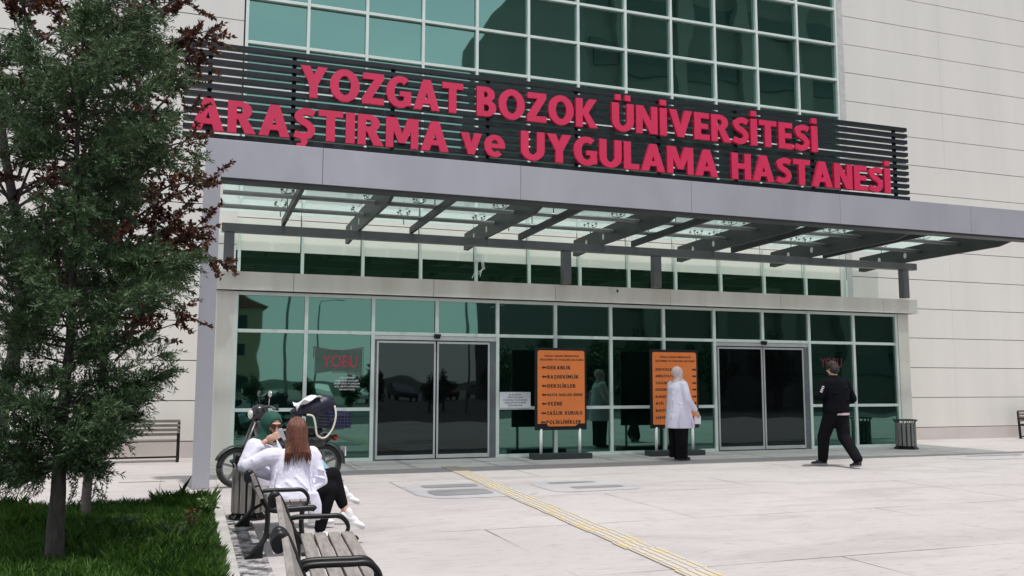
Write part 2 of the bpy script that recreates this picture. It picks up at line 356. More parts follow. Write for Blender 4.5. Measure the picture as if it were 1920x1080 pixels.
# ------------------------------------------------------------------ hospital building
Y1 = 1.75
hb = empty('hospital_building', (7.2, Y1, 0), label='cream panel clad hospital building with green glass curtain wall and glazed entrance', cat='building')
def bp_(name, mb, m, **k):
    o = build(name, mb, m, hb, **k); o.matrix_parent_inverse = Matrix.Translation((-7.2, -Y1, 0)); return o
def panels(x0, x1, z0, z1, y, zs, xs, g=.016, gv=.006):
    """wall panels in courses on a dark backing (material 0 panel, 1 joint)"""
    m = MB(); m.box(x0, x1, y+.03, y+.25, z0, z1, mi=1)
    zz = [z0] + [z for z in zs if z0+.02 < z < z1-.02] + [z1]; xx = [x0] + [x for x in xs if x0+.02 < x < x1-.02] + [x1]
    for i in range(len(zz)-1):
        for j in range(len(xx)-1):
            m.box(xx[j]+(gv/2 if j else 0), xx[j+1]-(gv/2 if j < len(xx)-2 else 0), y+random.uniform(-.0015,.0015), y+.028, zz[i]+(g/2 if i else 0), zz[i+1]-(g/2 if i < len(zz)-2 else 0), mi=(2 if zz[i+1] < .4 else 0))
    return m
courses = [.31 + .753*k for k in range(19)]
W3 = [WALL, JOINT, WALLP]
bp_('wall', panels(-14, .03, 0, 14, Y1, courses, [-.6-1.275*k for k in range(11)], gv=.003), W3, recalc=True)
bp_('wall', panels(14.73, 40, 0, 14, Y1, courses, [14.73+3.2*k for k in range(9)], gv=.003), W3)
bp_('spandrel', panels(.03, 14.56, 3.97, 4.98, Y1+.02, [4.62], [.06+1.2*k for k in range(1, 12)], gv=.02), [MATS['spandrel_panel'], JOINT, WALLP])
m = MB(); m.box(14.56, 14.73, Y1-.04, Y1+.25, 3.3, 14); bp_('corner_pilaster', m, mat('pilaster_grey', (.50,.50,.49), .4))
m = MB(); m.box(14.4, 14.73, Y1+.0, Y1+.2, 3.3, 4.98); bp_('wall', m, WALL)
m = MB(); m.box(-14, 40, Y1+.3, Y1+.5, 0+5, 14); m.box(-14, 40, 20, 20.2, 0, 14); m.box(-14, -13.8, 2.3, 20, 0, 14); m.box(39.8, 40, 2.3, 20, 0, 14); m.box(-14, 40, 2.0, 20.2, 14, 14.3); bp_('shell', m, WALL)
# portal
XG = [1.2*k for k in range(13)]
for q_ in (-.33, 14.46):
    m = MB(); m.box(q_, q_+.305, -.02, Y1, 0, 2.99); bp_('portal_cheek', m, mat('portal_panel', (.78,.76,.70), .5, c2=(.62,.60,.53), scale=1.3, stretch=(1.6,1,.25)), bevel=.004)
m = panels(-.36, 14.93, 3.0, 3.32, -.14, [], [.95, 3.5, 5.95, 8.5, 11.2, 13.95], gv=.008); m.box(-.36, 14.93, .12, Y1-.02, 3.0, 3.30, mi=0)
bp_('portal_ledge', m, [MATS['portal_panel'], JOINT, WALLP])
# mullions and transoms
def grid(xs, zs, y, w=.055, dp=.08, zlo=None, zhi=None, skip=()):
    for i, x in enumerate(xs):
        mm = MB(); mm.box(x-w/2, x+w/2, y-dp, y+.02, zlo, zhi); bp_('mullion', mm, MULL, bevel=.003)
    for z in zs:
        mm = MB()
        for i in range(len(xs)-1):
            if (i, z) in skip: continue
            mm.box(xs[i]+w/2+.001, xs[i+1]-w/2-.001, y-dp+.004, y+.018, z-w/2, z+w/2)
        if mm.v: bp_('transom', mm, MULL, bevel=.003)
XU = [.09 + 1.2035*k for k in range(13)]
ZU = [4.42+.937*k for k in range(1, 11)]
grid(XU, ZU, Y1+.06, w=.06, dp=.09, zlo=4.98, zhi=14)
zz = ZU
for i in range(12):
    for j in range(len(zz)-1):
        if zz[j+1] < 6 or zz[j] > 12.3: continue
        a = random.uniform(-.004,.004); c = random.uniform(-.004,.004)
        x0, x1, z0, z1 = XU[i]+.03, XU[i+1]-.03, zz[j]+.03, zz[j+1]-.03
        mm = MB(); yy = Y1+.05
        mm.box(x0, x1, yy, yy+.01, z0, z1)
        mm.v = [(x, y + (x-x0-.57)*a + (z-z0-.44)*c, z) for x, y, z in mm.v]
        bp_('window_pane', mm, GLUP)
# clerestory
for i, x in enumerate(XU):
    mm = MB(); mm.box(x-.03, x+.03, Y1-.05, Y1+.05, 3.32, 3.97); bp_('clerestory_mullion', mm, MULL)
    mm = MB(); mm.box(x-.02, x+.02, Y1-.012, Y1+.015, 3.975, 4.6); bp_('joint_cover', mm, MULL)
for i in range(12):
    mm = MB(); mm.box(XU[i]+.03, XU[i+1]-.03, Y1+.02, Y1+.03, 3.32, 3.965); bp_('clerestory_window', mm, GLBD)
# entrance glazing
ZL = [.03, .926, 2.30, 2.955]
DOOR = {2: 0, 3: 0, 8: 1, 9: 1}
sk = [(i, z) for i in DOOR for z in (.03, .926)]
for i, x in enumerate(XG):
    zl = 2.30 if i in (3, 9) else 0
    mm = MB(); mm.box(x-.032, x+.032, -.03, .07, zl, 2.985); bp_('entrance_mullion', mm, MULL, bevel=.003)
for z in ZL:
    for i in range(12):
        if (i, z) in sk: continue
        mm = MB(); mm.box(XG[i]+.033, XG[i+1]-.033, -.022, .065, z-.03, z+.03); bp_('entrance_transom', mm, MULL, bevel=.003)
for i in range(12):
    for j in range(3):
        if i in DOOR and j < 2: continue
        z0, z1 = ZL[j]+.03, ZL[j+1]-.03
        a = random.uniform(-.0015,.0015); c = random.uniform(-.0015,.0015); x0, x1 = XG[i]+.033, XG[i+1]-.033
        mm = MB(); mm.box(x0, x1, .02, .03, z0, z1); mm.v = [(x, y + (x-x0-.55)*a + (z-z0-.5)*c, z) for x, y, z in mm.v]
        bp_('entrance_pane', mm, GLLO)
def door(x0, x1):
    dr = empty('sliding_door', ((x0+x1)/2-7.2, -Y1, 0)); dr.parent = hb
    xm = (x0+x1)/2
    def add(nm, mb, m, **k):
        mb.v = [(x-xm, y, z) for x, y, z in mb.v]; return build(nm, mb, m, dr, **k)
    mm = MB(); mm.box(x0+.035, x1-.035, -.015, .06, 2.19, 2.265); add('door_header', mm, SILV)
    mm = MB(); mm.box(x0+.033, x0+.075, -.01, .06, 0, 2.19); add('door_jamb', mm, DARKJ)
    mm = MB(); mm.box(x1-.15, x1-.034, -.01, .06, 0, 2.19); add('door_jamb', mm, DARKJ)
    for a, b in ((x0+.077, xm-.012), (xm+.012, x1-.152)):
        mm = MB(); w = .035
        for q in ((a, a+w, .02, 2.17), (b-w, b, .02, 2.17)): mm.box(q[0], q[1], -.005, .035, q[2], q[3])
        mm.box(a+w, b-w, -.004, .034, .02, .09); mm.box(a+w, b-w, -.004, .034, 2.13, 2.17); add('door_leaf_frame', mm, SILV, bevel=.003)
        mm = MB(); mm.box(a+w, b-w, .01, .018, .09, 2.13); add('door_glass', mm, GLDR)
    mm = MB(); mm.box(xm-.06, xm+.06, -.09, -.02, 2.262, 2.30); mm.tube([(xm-.05,-.06,2.25),(xm+.05,-.06,2.25)], .03, 10); add('motion_sensor', mm, BLACK, smooth=False)
door(2.4, 4.8); door(9.6, 12.0)
# interior
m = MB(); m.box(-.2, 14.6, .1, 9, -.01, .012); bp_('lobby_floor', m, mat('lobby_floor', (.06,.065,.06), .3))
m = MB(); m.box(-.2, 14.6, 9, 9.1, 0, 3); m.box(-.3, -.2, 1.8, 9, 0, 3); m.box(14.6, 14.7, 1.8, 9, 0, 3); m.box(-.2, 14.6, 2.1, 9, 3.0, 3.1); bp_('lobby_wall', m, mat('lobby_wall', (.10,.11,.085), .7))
m = MB(); m.box(13.0, 13.5, 2.6, 2.7, 1.15, 2.3); m.box(13.1, 13.7, 2.5, 2.6, .1, .9); bp_('lobby_panel', m, mat('lobby_panel', (.75,.85,.45), .6))
# ------------------------------------------------------------------ canopy
cp = empty('entrance_canopy', (7.2, -3.5, 0), label='long grey steel and glass entrance canopy over the doors carrying the red lettered sign', cat='canopy')
def ca(name, mb, m, **k):
    o = build(name, mb, m, cp, **k); o.matrix_parent_inverse = Matrix.Translation((-7.2, 3.5, 0)); return o
m = MB(); xs_ = [-.62,.96,3.96,6.96,9.96,12.96,16.4]
for a, b in zip(xs_, xs_[1:]): m.box(a+.0025, b-.0025, -3.57, -3.30, 4.19, 4.72)
ca('front_beam', m, LILAC, bevel=.003)
m = MB(); m.box(-.40, 16.4, -3.55, -3.31, 4.15, 4.188); ca('beam_soffit', m, STEEL)
m = MB(); m.box(-.63, -.41, -3.572, -3.35, 0, 4.187); ca('column', m, LILAC, bevel=.005)
m = MB(); m.box(-.3, 14.72, -.40, -.24, 3.965, 4.115); ca('rear_beam', m, STEEL2, bevel=.004)
for x in (-.17, 6.1, 8.08, 14.4):
    m = MB(); m.box(x-.085, x+.085, -.39, -.245, 3.322 if x < 0 else 3.322, 3.962)
    ca('post', m, STEEL2, bevel=.004)
for x in (2.05, 4.45, 6.87, 9.38, 11.83, 14.37):
    poly = [(-3.29,4.20),(-3.29,4.50),(-2.6,4.50),(1.0,4.42),(1.05,4.09),(.9,4.06),(-.2,4.118),(-2.9,4.118)]
    m = MB(); m.prism(poly, 'x', x-.026, x+.026)
    for yy in (-.45, .35):
        n = 14; ring = [(yy+.045*math.cos(2*math.pi*k/n), 4.27+.062*math.sin(2*math.pi*k/n)) for k in range(n)]
        m.prism(ring, 'x', x-.029, x-.0265, mi=1); m.prism(ring, 'x', x+.0265, x+.029, mi=1)
    ca('tapered_rib', m, [STEEL, mat('hole_cap', (.6,.6,.58), .5)])
for x in (.73, 3.03, 5.17, 7.6, 9.95, 12.3):
    m = MB(); m.bar((x, -3.29, 4.24), (x, -.22, 4.20), .06, .12); ca('strut', m, STEEL)
for y_, z_ in ((-1.95, 4.32), (-.9, 4.31)):
    m = MB(); m.tube([(-.34, y_, z_), (15.0, y_, z_)], .038, 12); ca('pipe', m, PIPE, smooth=True)
# glass roof
gm = bpy.data.materials.new('canopy_glass'); gm.use_nodes = True; t = gm.node_tree; t.nodes.remove(t.nodes['Principled BSDF'])
tr = t.nodes.new('ShaderNodeBsdfTransparent'); tr.inputs[0].default_value = (.84,.92,.90,1); gl = t.nodes.new('ShaderNodeBsdfGlossy'); gl.inputs['Roughness'].default_value = .03; gl.inputs[0].default_value = (.8,.9,.88,1)
tl = t.nodes.new('ShaderNodeBsdfTranslucent'); tl.inputs[0].default_value = (.72,.80,.78,1)
a_ = t.nodes.new('ShaderNodeMixShader'); a_.inputs[0].default_value = .22; t.links.new(tr.outputs[0], a_.inputs[1]); t.links.new(tl.outputs[0], a_.inputs[2])
b_ = t.nodes.new('ShaderNodeMixShader'); b_.inputs[0].default_value = .12; t.links.new(a_.outputs[0], b_.inputs[1]); t.links.new(gl.outputs[0], b_.inputs[2]); t.links.new(b_.outputs[0], t.nodes['Material Output'].inputs[0])
gx_ = [-.3, .73, 2.05, 3.03, 4.45, 5.17, 6.87, 7.6, 9.38, 9.95, 11.83, 12.3, 14.37, 15.5]
gx_ = [-.3, .73, 2.14, 3.03, 4.54, 5.17, 6.96, 7.6, 9.47, 9.95, 11.92, 12.3, 14.46, 15.6]
for i in range(len(gx_)-1):
    m = MB(); m.box(gx_[i]+.01, gx_[i+1]-.01, -3.26, -.85, 4.68, 4.692); ca('glass_panel', m, gm)
    m = MB(); m.box(gx_[i]+.01, gx_[i+1]-.01, -.83, 1.62, 4.68, 4.692); ca('glass_panel', m, gm)
for x in gx_[1:-1]:
    for y_, z_ in ((-1.95, 4.32), (-.9, 4.31), (-2.9, 4.45), (.4, 4.42)):
        m = MB(); m.tube([(x, y_, z_), (x, y_, 4.60)], .009, 6)
        for dx in (-.09, .09):
            for dy in (-.09, .09):
                m.tube([(x, y_, 4.58), (x+dx, y_+dy, 4.615), (x+dx, y_+dy, 4.679)], .007, 5); m.tube([(x+dx, y_+dy, 4.660), (x+dx, y_+dy, 4.679)], .024, 8)
        ca('spider_fitting', m, STEEL)
# ------------------------------------------------------------------ big sign
sg = empty('rooftop_sign', (5.4, -3.45, 4.72), label='huge sign of raised crimson capitals on dark horizontal slats above the canopy', cat='sign')
def sa(name, mb, m, **k):
    o = build(name, mb, m, sg, **k); o.matrix_parent_inverse = Matrix.Translation((-5.4, 3.45, -4.72)); return o
for k in range(12):
    z = 4.755 + .1185*k
    m = MB(); m.box(-.93, 11.66, -3.44, -3.345, z, z+.066); sa('slat', m, SLAT)
for x in [-.6, .55, 2.0, 3.5, 5.0, 6.5, 8.0, 9.6, 11.45]:
    m = MB(); m.box(x-.03, x+.03, -3.34, -3.30, 4.725, 6.07); sa('upright', m, SLAT)
def arc(cx, cy, ro, so, ri, si, a0, a1, n=18):
    A_ = [R(a0+(a1-a0)*k/n) for k in range(n+1)]
    return [(cx+ro*math.cos(a), cy+so*math.sin(a)) for a in A_] + [(cx+ri*math.cos(a), cy+si*math.sin(a)) for a in reversed(A_)]
def rc(x0, x1, y0, y1): return [(x0,y0),(x1,y0),(x1,y1),(x0,y1)]
def ribbon(pts, w_, n=5):
    P_ = [Vector(p) for p in pts]; c = []
    for i in range(len(P_)-1):
        a = P_[max(i-1,0)]; b = P_[i]; d = P_[i+1]; e = P_[min(i+2,len(P_)-1)]
        for k in range(n):
            t_ = k/n; c.append(.5*((2*b)+(d-a)*t_+(2*a-5*b+4*d-e)*t_*t_+(3*b-a-3*d+e)*t_**3))
    c.append(P_[-1]); l, r_ = [], []
    for i, p in enumerate(c):
        t_ = (c[min(i+1,len(c)-1)]-c[max(i-1,0)]).normalized(); nn = Vector((-t_.y, t_.x))*w_/2; l.append(tuple(p+nn)); r_.append(tuple(p-nn))
    return l + r_[::-1]
S_ = [ribbon([(.60,.83),(.42,.895),(.24,.86),(.145,.73),(.22,.60),(.42,.49),(.53,.34),(.47,.16),(.28,.095),(.05,.16)], .215)]
DOT = lambda a, b: rc(a, b, 1.10, 1.30)
U_ = [rc(0,.26,.36,1), rc(.54,.80,.36,1), arc(.40,.37,.40,.385,.14,.18,180,360)]
GL = {'I': (.27,[rc(0,.27,0,1)]), 'İ': (.27,[rc(0,.27,0,1), DOT(.02,.25)]), 'L': (.56,[rc(0,.26,0,1), rc(.2,.56,0,.2)]), 'T': (.72,[rc(0,.72,.8,1), rc(.23,.49,0,.9)]),
 'H': (.78,[rc(0,.26,0,1), rc(.52,.78,0,1), rc(.2,.6,.41,.61)]), 'E': (.58,[rc(0,.26,0,1), rc(.2,.58,.8,1), rc(.2,.54,.41,.60), rc(.2,.59,0,.2)]),
 'N': (.80,[rc(0,.24,0,1), rc(.56,.80,0,1), [(0,1),(.27,1),(.80,0),(.53,0)]]), 'M': (1.,[rc(0,.23,0,1), rc(.77,1,0,1), [(.04,1),(.33,1),(.60,.16),(.40,.16)], [(.67,1),(.96,1),(.60,.16),(.40,.16)]]),
 'A': (.88,[[(0,0),(.27,0),(.57,1),(.31,1)], [(.61,0),(.88,0),(.57,1),(.31,1)], rc(.2,.68,.2,.37)]), 'V': (.88,[[(0,1),(.28,1),(.56,0),(.32,0)], [(.60,1),(.88,1),(.56,0),(.32,0)]]),
 'Y': (.84,[[(0,1),(.30,1),(.55,.42),(.29,.42)], [(.54,1),(.84,1),(.55,.42),(.29,.42)], rc(.29,.55,0,.44)]), 'K': (.82,[rc(0,.26,0,1), [(.22,.50),(.47,.50),(.80,1),(.51,1)], [(.22,.52),(.44,.57),(.84,0),(.53,0)]]),
 'Z': (.70,[rc(.02,.70,.8,1), rc(0,.71,0,.2), [(0,.18),(.31,.18),(.70,.82),(.39,.82)]]), 'U': (.80,U_), 'Ü': (.80,U_+[DOT(.12,.33), DOT(.47,.68)]),
 'O': (.94,[arc(.47,.5,.47,.52,.195,.31,0,180,22), arc(.47,.5,.47,.52,.195,.31,180,360,22)]), 'G': (.82,[arc(.46,.5,.46,.52,.19,.31,52,308,26), rc(.58,.82,.06,.52), rc(.44,.80,.36,.525)]),
 'B': (.68,[rc(0,.25,0,1), arc(.32,.74,.31,.26,.06,.09,-90,90), rc(.2,.33,.83,1), rc(.2,.33,.48,.65), arc(.34,.285,.34,.285,.09,.11,-90,90), rc(.2,.35,0,.175), rc(.2,.35,.395,.57)]),
 'R': (.77,[rc(0,.25,0,1), arc(.34,.715,.33,.285,.08,.11,-90,90), rc(.2,.35,.825,1), rc(.2,.35,.43,.605), [(.27,.46),(.53,.48),(.79,0),(.49,0)]]),
 'S': (.64,S_), 'Ş': (.64,S_+[[(.24,.03),(.40,.03),(.43,-.09),(.37,-.22),(.12,-.25),(.12,-.15),(.24,-.13)]]),
 'v': (.72,[[(0,.74),(.27,.74),(.46,0),(.26,0)], [(.46,.74),(.72,.74),(.46,0),(.26,0)]]), 'e': (.72,[arc(.36,.37,.36,.385,.13,.21,5,315,24), rc(.1,.715,.30,.44)])}
GL['D'] = (.80,[rc(0,.25,0,1), arc(.32,.5,.48,.5,.22,.31,-90,90), rc(.2,.33,.81,1), rc(.2,.33,0,.19)])
GL['P'] = (.68,[rc(0,.25,0,1), arc(.34,.70,.33,.30,.08,.11,-90,90), rc(.2,.35,.81,1), rc(.2,.35,.40,.59)])
GL['C'] = (.76,[arc(.46,.5,.46,.52,.20,.31,50,310,24)])
GL['J'] = (.50,[rc(.25,.50,.3,1), arc(.2,.3,.30,.32,.05,.11,-110,0,8)])
GL['Ğ'] = (.82, GL['G'][1]+[arc(.47,1.30,.22,.2,.10,.09,190,350,8)])
def line(s, x0, x1, z, h, y, parent, m, gap=.17):
    W_ = sum((GL[c][0] if c != ' ' else .35) for c in s) + gap*(len(s)-1); sx = (x1-x0)/W_; x = 0; mb = MB()
    for i, c in enumerate(s):
        if c != ' ':
            for k, p in enumerate(GL[c][1]): mb.prism([(x0+(x+q[0])*sx, z-h/2+q[1]*h) for q in p], 'y', y-.001-.0002*k, y)
        x += (GL[c][0] if c != ' ' else .35)+gap
    return build('lettering', mb, m, parent)
def word(s, x0, x1, zb, cap):
    W_ = sum(GL[c][0] for c in s) + .085*(len(s)-1); sx = (x1-x0)/W_; x = 0
    for c in s:
        m = MB()
        for k, p in enumerate(GL[c][1]):
            m.prism([(x0+(x+q[0])*sx-5.4, zb+q[1]*cap-4.72) for q in p], 'y', -3.50+3.45-.0006*k, -3.44+3.45)
        x += GL[c][0]+.085; build('letter', m, PINK, sg)
word('YOZGAT', .62, 3.05, 5.465, .465); word('BOZOK', 3.27, 5.30, 5.465, .465); word('ÜNİVERSİTESİ', 5.56, 9.59, 5.465, .465)
word('ARAŞTIRMA', -.82, 2.83, 4.845, .455); word('ve', 3.02, 3.73, 4.845, .455); word('UYGULAMA', 3.99, 7.53, 4.845, .455); word('HASTANESİ', 7.80, 11.17, 4.845, .455)

# ------------------------------------------------------------------ directory boards, notices
def directory(x0, x1, z0, z1, lab, heads, rows, left, xu, zv, xm):
    yb = -.62; e_ = empty('directory_sign', (xm, yb, 0), label=lab, cat='sign', group='orange directory boards in front of the entrance glass')
    def add(nm, mb, m, par=None, **k):
        mb.v = [(x-xm, y-yb, z) for x, y, z in mb.v]; return build(nm, mb, m, par or e_, **k)
    m = MB(); m.box(x0, x1, yb-.02, yb+.03, z0, z1); bd = add('board', m, FRAME, bevel=.01)
    ox0, ox1, oz0, oz1 = x0+.045, x1-.045, z0+.07, z1-.05; poly = []; r = .04
    for cx_, cz_, a0 in ((ox1-r, oz1-r, 0), (ox0+r, oz1-r, 90)):
        for k in range(5): a = R(a0+k*22.5); poly.append((cx_+r*math.cos(a), cz_+r*math.sin(a)))
    poly += [(ox0, oz0+.05), (ox0+.17, oz0+.05), (ox0+.22, oz0), (ox1-.2, oz0), (ox1-.14, oz0+.04), (ox1, oz0+.05)] if left else [(ox0, oz0+r*.4), (ox0+r*.4, oz0), (ox1-r*.4, oz0), (ox1, oz0+r*.4)]
    m = MB(); m.prism(poly, 'y', yb-.028, yb-.021); add('panel', m, ORANGE, e_)
    for x in (x0+.12, x1-.14):
        m = MB(); m.tube([(x, yb, .05), (x, yb, z0+.02)], .028, 12); add('post', m, WHITE, smooth=True)
    m = MB(); m.box(x0-.06, x1+.06, yb-.14, yb+.16, 0, .10); add('base', m, mat('sign_base', (.035,.045,.045), .6), bevel=.01)
    for (s, a, b, z, h) in heads+rows:
        line(s, a-xm, b-xm, z, h, -.0285, e_, TEXTB)
    for (s, a, b, z, h) in rows:
        ax = (a-.115) if left else x1-.13; m = MB()
        if left: pl = [(ax, z), (ax+.045, z+.028), (ax+.045, z+.012), (ax+.10, z+.016), (ax+.10, z-.016), (ax+.045, z-.012), (ax+.045, z-.028)]
        else: pl = [(ax+.085, z), (ax+.04, z+.028), (ax+.04, z+.012), (ax-.015, z+.014), (ax-.015, z-.014), (ax+.04, z-.012), (ax+.04, z-.028)]
        m.prism(pl, 'y', yb-.0305, yb-.0285); add('arrow', m, TEXTB)
X = lambda u: 5.34+(u-1003)*.01085
Z = lambda v: 2.03-(v-655)*.00985
rows1 = [(s, X(a), X(b), Z(v), .068) for s, a, b, v in (('DEKANLIK',1024,1067.8,689.5),('BAŞHEKİMLİK',1024,1083,706.9),('DERSLİKLER',1024,1077,724.2),('HASTA HAKLARI BİRİMİ',1024,1090,741),('VEZNE',1024,1051.7,757.7),('SAĞLIK KURULU',1023,1089.5,775.3),('POLİKLİNİKLER',1022,1086.7,792.4))]
rows1[3] = rows1[3][:4] + (.05,)
h1 = [('YOZGAT BOZOK ÜNİVERSİTESİ', X(1018.5), X(1083), Z(667.5), .036), ('ARAŞTIRMA VE UYGULAMA HASTANESİ', X(1010.5), X(1092), Z(674.5), .036)]
directory(5.33, 6.375, .53, 2.06, 'orange directory board with left pointing arrows, DEKANLIK to POLİKLİNİKLER, unobstructed', h1, rows1, True, None, None, 5.85)
X2 = lambda u: 7.74+(u-1217)*.012
Z2 = lambda v: 2.03-(v-658)*.0101
rows2 = [(s, X2(1225.7), X2(1225.7)+.046*len(s), Z2(v), .05) for s, v in (('SERVİSLER',693.6),('AMELİYATHANE',706.3),('YOĞUN BAKIM',719.6),('DOĞUMHANE',732.3),('KARDİYOLOJİ',746),('ACİL SERVİS',758.7),('RADYOLOJİ',772.5),('LABORATUVAR',786))]
h2 = [('YOZGAT BOZOK ÜNİVERSİTESİ', X2(1234), X2(1292), Z2(669.5), .036), ('ARAŞTIRMA VE UYGULAMA HASTANESİ', X2(1226), X2(1299.5), Z2(677), .036)]
directory(7.74, 8.81, .53, 2.06, 'orange directory board with right pointing arrows, partly hidden by the standing woman', h2, rows2, False, None, None, 8.27)
nt_ = empty('paper_notice', (5.15, -.03, .93), label='small white printed notice taped to the glass left of the orange board', cat='notice')
m = MB(); m.box(-.315, .315, -.004, 0, 0, .3); build('sheet', m, PAPER, nt_, loc=(0,-.01,0))
for k, s in enumerate(('BU İŞ YERİNDE', 'TÜRKİYE İŞ KURUMU', 'TARAFINDAN FİNANSE EDİLEN', 'İŞBAŞI EĞİTİM PROGRAMI', 'UYGULANMAKTADIR')):
    w_ = .0215*len(s)/2; place_text('lettering', s, -w_*.9, w_*.9, .235-.05*k, .026, -.0145, .001, TEXTB, nt_, .008)
ws = empty('window_decal', (1.95, .018, 1.22), label='five lines of small white lettering stuck low on the entrance glass', cat='lettering')
for k, s in enumerate(('HASTANEMİZDE', '17:00-08:00 SAATLERİ', 'ARASI GİRİŞ VE ÇIKIŞLAR', 'ACİL SERVİS KAPISINDAN', 'YAPILMAKTADIR.')):
    w_ = .0185*len(s)/2+.02; place_text('lettering', s, -w_, w_, .255-.052*k, .028, 0, .0015, WHITE, ws, .015)
RL = mat('logo_red', (.42,.03,.07), .4); RLD = mat('logo_dark_red', (.13,.05,.06), .4)
lg = empty('logo_decal', (1.79, .018, 1.54), label='red YOBU logo in a dark swallow tailed outline on the entrance glass', cat='logo')
place_text('lettering', 'YOBU', -.28, .34, .14, .21, 0, .0015, RL, lg, .004)
m = MB(); m.prism([(-.42,.02),(-.12,.065),(.12,.065),(.43,.02),(.43,.48),(.12,.43),(-.12,.43),(-.42,.48)], 'y', .0008, .0018); build('backing', m, mat('logo_backing', (.045,.10,.075), .3), lg)
m = MB(); o1 = [(-.44,.50),(-.12,.44),(.12,.44),(.45,.50),(.45,.0),(.12,.05),(-.12,.05)]
for a, b in zip(o1, o1[1:]): m.bar((a[0], -.001, a[1]), (b[0], -.001, b[1]), .0015, .018, up=(0,0,1))
m.bar((-.44,-.001,.50), (-.44,-.001,.30), .0015, .018, up=(1,0,0)); build('outline', m, RLD, lg)
lg2 = empty('logo_decal', (12.58, .018, 1.62), label='dark red logo on the glass beside the right hand door, behind the walking man', cat='logo')
place_text('lettering', 'YOBU', -.28, .30, .14, .2, 0, .0015, mat('logo_deep_red', (.17,.015,.03), .4), lg2, .004)
# cameras and cable box
CAMW = mat('camera_white', (.62,.62,.60), .4)
def seccam(loc, rz, lab, L_=.22):
    e_ = empty('security_camera', loc, rz, label=lab, cat='camera', group='white security cameras on the portal ledge')
    m = MB(); m.box(-.035, .035, -L_/2, L_/2, -.03, .035); m.box(-.04, .04, -L_/2-.04, L_/2-.03, .036, .045); build('housing', m, CAMW, e_, bevel=.006)
    m = MB(); m.tube([(0,-L_/2-.012,0),(0,-L_/2+.001,0)], .026, 14); build('lens', m, BLACK, e_)
    m = MB(); m.tube([(0,.05,.03),(0,.10,.09),(0,.16,.09)], .012, 8); build('bracket', m, CAMW, e_)
seccam((-.14,-.25,3.36), R(42), 'white bullet camera on the left end of the portal ledge beside the column')
seccam((7.18,-.24,3.22), R(28), 'small white camera on the ledge above the middle of the entrance', .14)
jb = empty('junction_box', (4.93, Y1-.06, 3.98), label='small white junction box with loose hanging cables under the canopy', cat='box')
m = MB(); m.box(-.08,.08,-.05,.0,.0,.14); build('box_case', m, CAMW, jb, bevel=.006)
m = MB()
for k in range(3):
    x = .06+.03*k; m.tube([(x-.05,-.03,.10),(x,-.05,.02-.05*k),(x+.03,-.04,-.16),(x-.02-.07*k,-.03,-.34+.04*k)], .006, 6)
m.tube([(.0,-.03,0),(-.04,-.04,-.2),(-.14,-.04,-.38)], .006, 6); build('cable', m, WHITE, jb)

# ------------------------------------------------------------------ benches
def frame_profile(y0, y1):
    """cast iron end frame in the xz plane: x forward, z up"""
    m = MB(); yc = (y0+y1)/2
    def T(p, r): m.tube([(x, yc, z) for x, z in p], r, 8, sq=1.0)
    def sm(p, n=5):
        P_ = [Vector(q) for q in p]; out_ = []
        for i in range(len(P_)-1):
            a = P_[max(i-1,0)]; b = P_[i]; c = P_[i+1]; d_ = P_[min(i+2, len(P_)-1)]
            for k in range(n):
                t_ = k/n; out_.append(.5*((2*b) + (c-a)*t_ + (2*a-5*b+4*c-d_)*t_*t_ + (3*b-a-3*c+d_)*t_**3))
        out_.append(P_[-1]); return [(q.x, q.y) for q in out_]
    T(sm([(-.255,.635),(-.225,.67),(-.185,.655),(-.13,.57),(-.06,.44),(.02,.375),(.2,.372),(.42,.375),(.455,.36)]), .026)
    m.tube([(-.225, yc-.03, .632), (-.225, yc+.03, .632)], .042, 18)
    T(sm([(-.10,.50),(-.04,.525),(.20,.525),(.32,.52),(.385,.46),(.36,.40),(.29,.385)]), .017)
    T(sm([(-.02,.39),(-.02,.25),(-.05,.14),(-.17,.035),(-.20,.02)]), .026)
    T(sm([(.33,.37),(.32,.25),(.35,.12),(.43,.035),(.45,.02)]), .026)
    T(sm([(-.02,.16),(.15,.22),(.33,.16)]), .016)
    m.box(-.235, -.06, yc-.03, yc+.03, 0, .022); m.box(.33, .48, yc-.03, yc+.03, 0, .022)
    m.prism([(-.22,.02),(-.06,.02),(-.045,.14),(-.09,.11)], 'y', yc-.02, yc+.02)
    return m
def bench(loc, length, rz, lab, wood=WOOD, ext=.09):
    e_ = empty('park_bench', loc, R(rz), label=lab, cat='bench', group='slatted park benches with black iron ends')
    for y in (0, length):
        fo = build('end_frame', frame_profile(y-.02, y+.02), BLACK, e_, smooth=True); fo.data.transform(Matrix.Diagonal((.78,1,1,1)))
        for p_ in fo.data.polygons:
            if len(p_.vertices) > 8: p_.use_smooth = False
        ed = fo.modifiers.new('split', 'EDGE_SPLIT'); ed.split_angle = R(50)
    for k in range(4):
        x = .035 + .085*k; m = MB(); m.box(x-.036, x+.036, .03, length-.03, .40, .427)
        build('seat_slat', m, wood, e_, bevel=.004)
    for (x, z, a) in ((-.148,.605,-68), (-.106,.50,-66)):
        m = MB(); T = Matrix.Translation((x+.018, 0, z+.012)) @ Matrix.Rotation(R(-a), 4, 'Y')
        m.box(-.050, .050, -ext*.5, length+ext*.5, -.016, .016, T=T); build('back_slat', m, wood, e_, bevel=.004)
    m = MB()
    for y in (-.0, length):
        for k in range(4): m.tube([(.035+.085*k, y+.045 if y == 0 else y-.045, .426), (.035+.085*k, y+.045 if y == 0 else y-.045, .431)], .007, 8)
    build('bolt', m, SILV, e_)
    return e_
bench((-.05, -8.65, 0), 1.70, 0, 'slatted iron ended bench on which the two women in white coats sit')
bench((-.085, -11.66, 0), 1.48, -4, 'empty slatted bench in the foreground, its whole seat of pale boards showing')
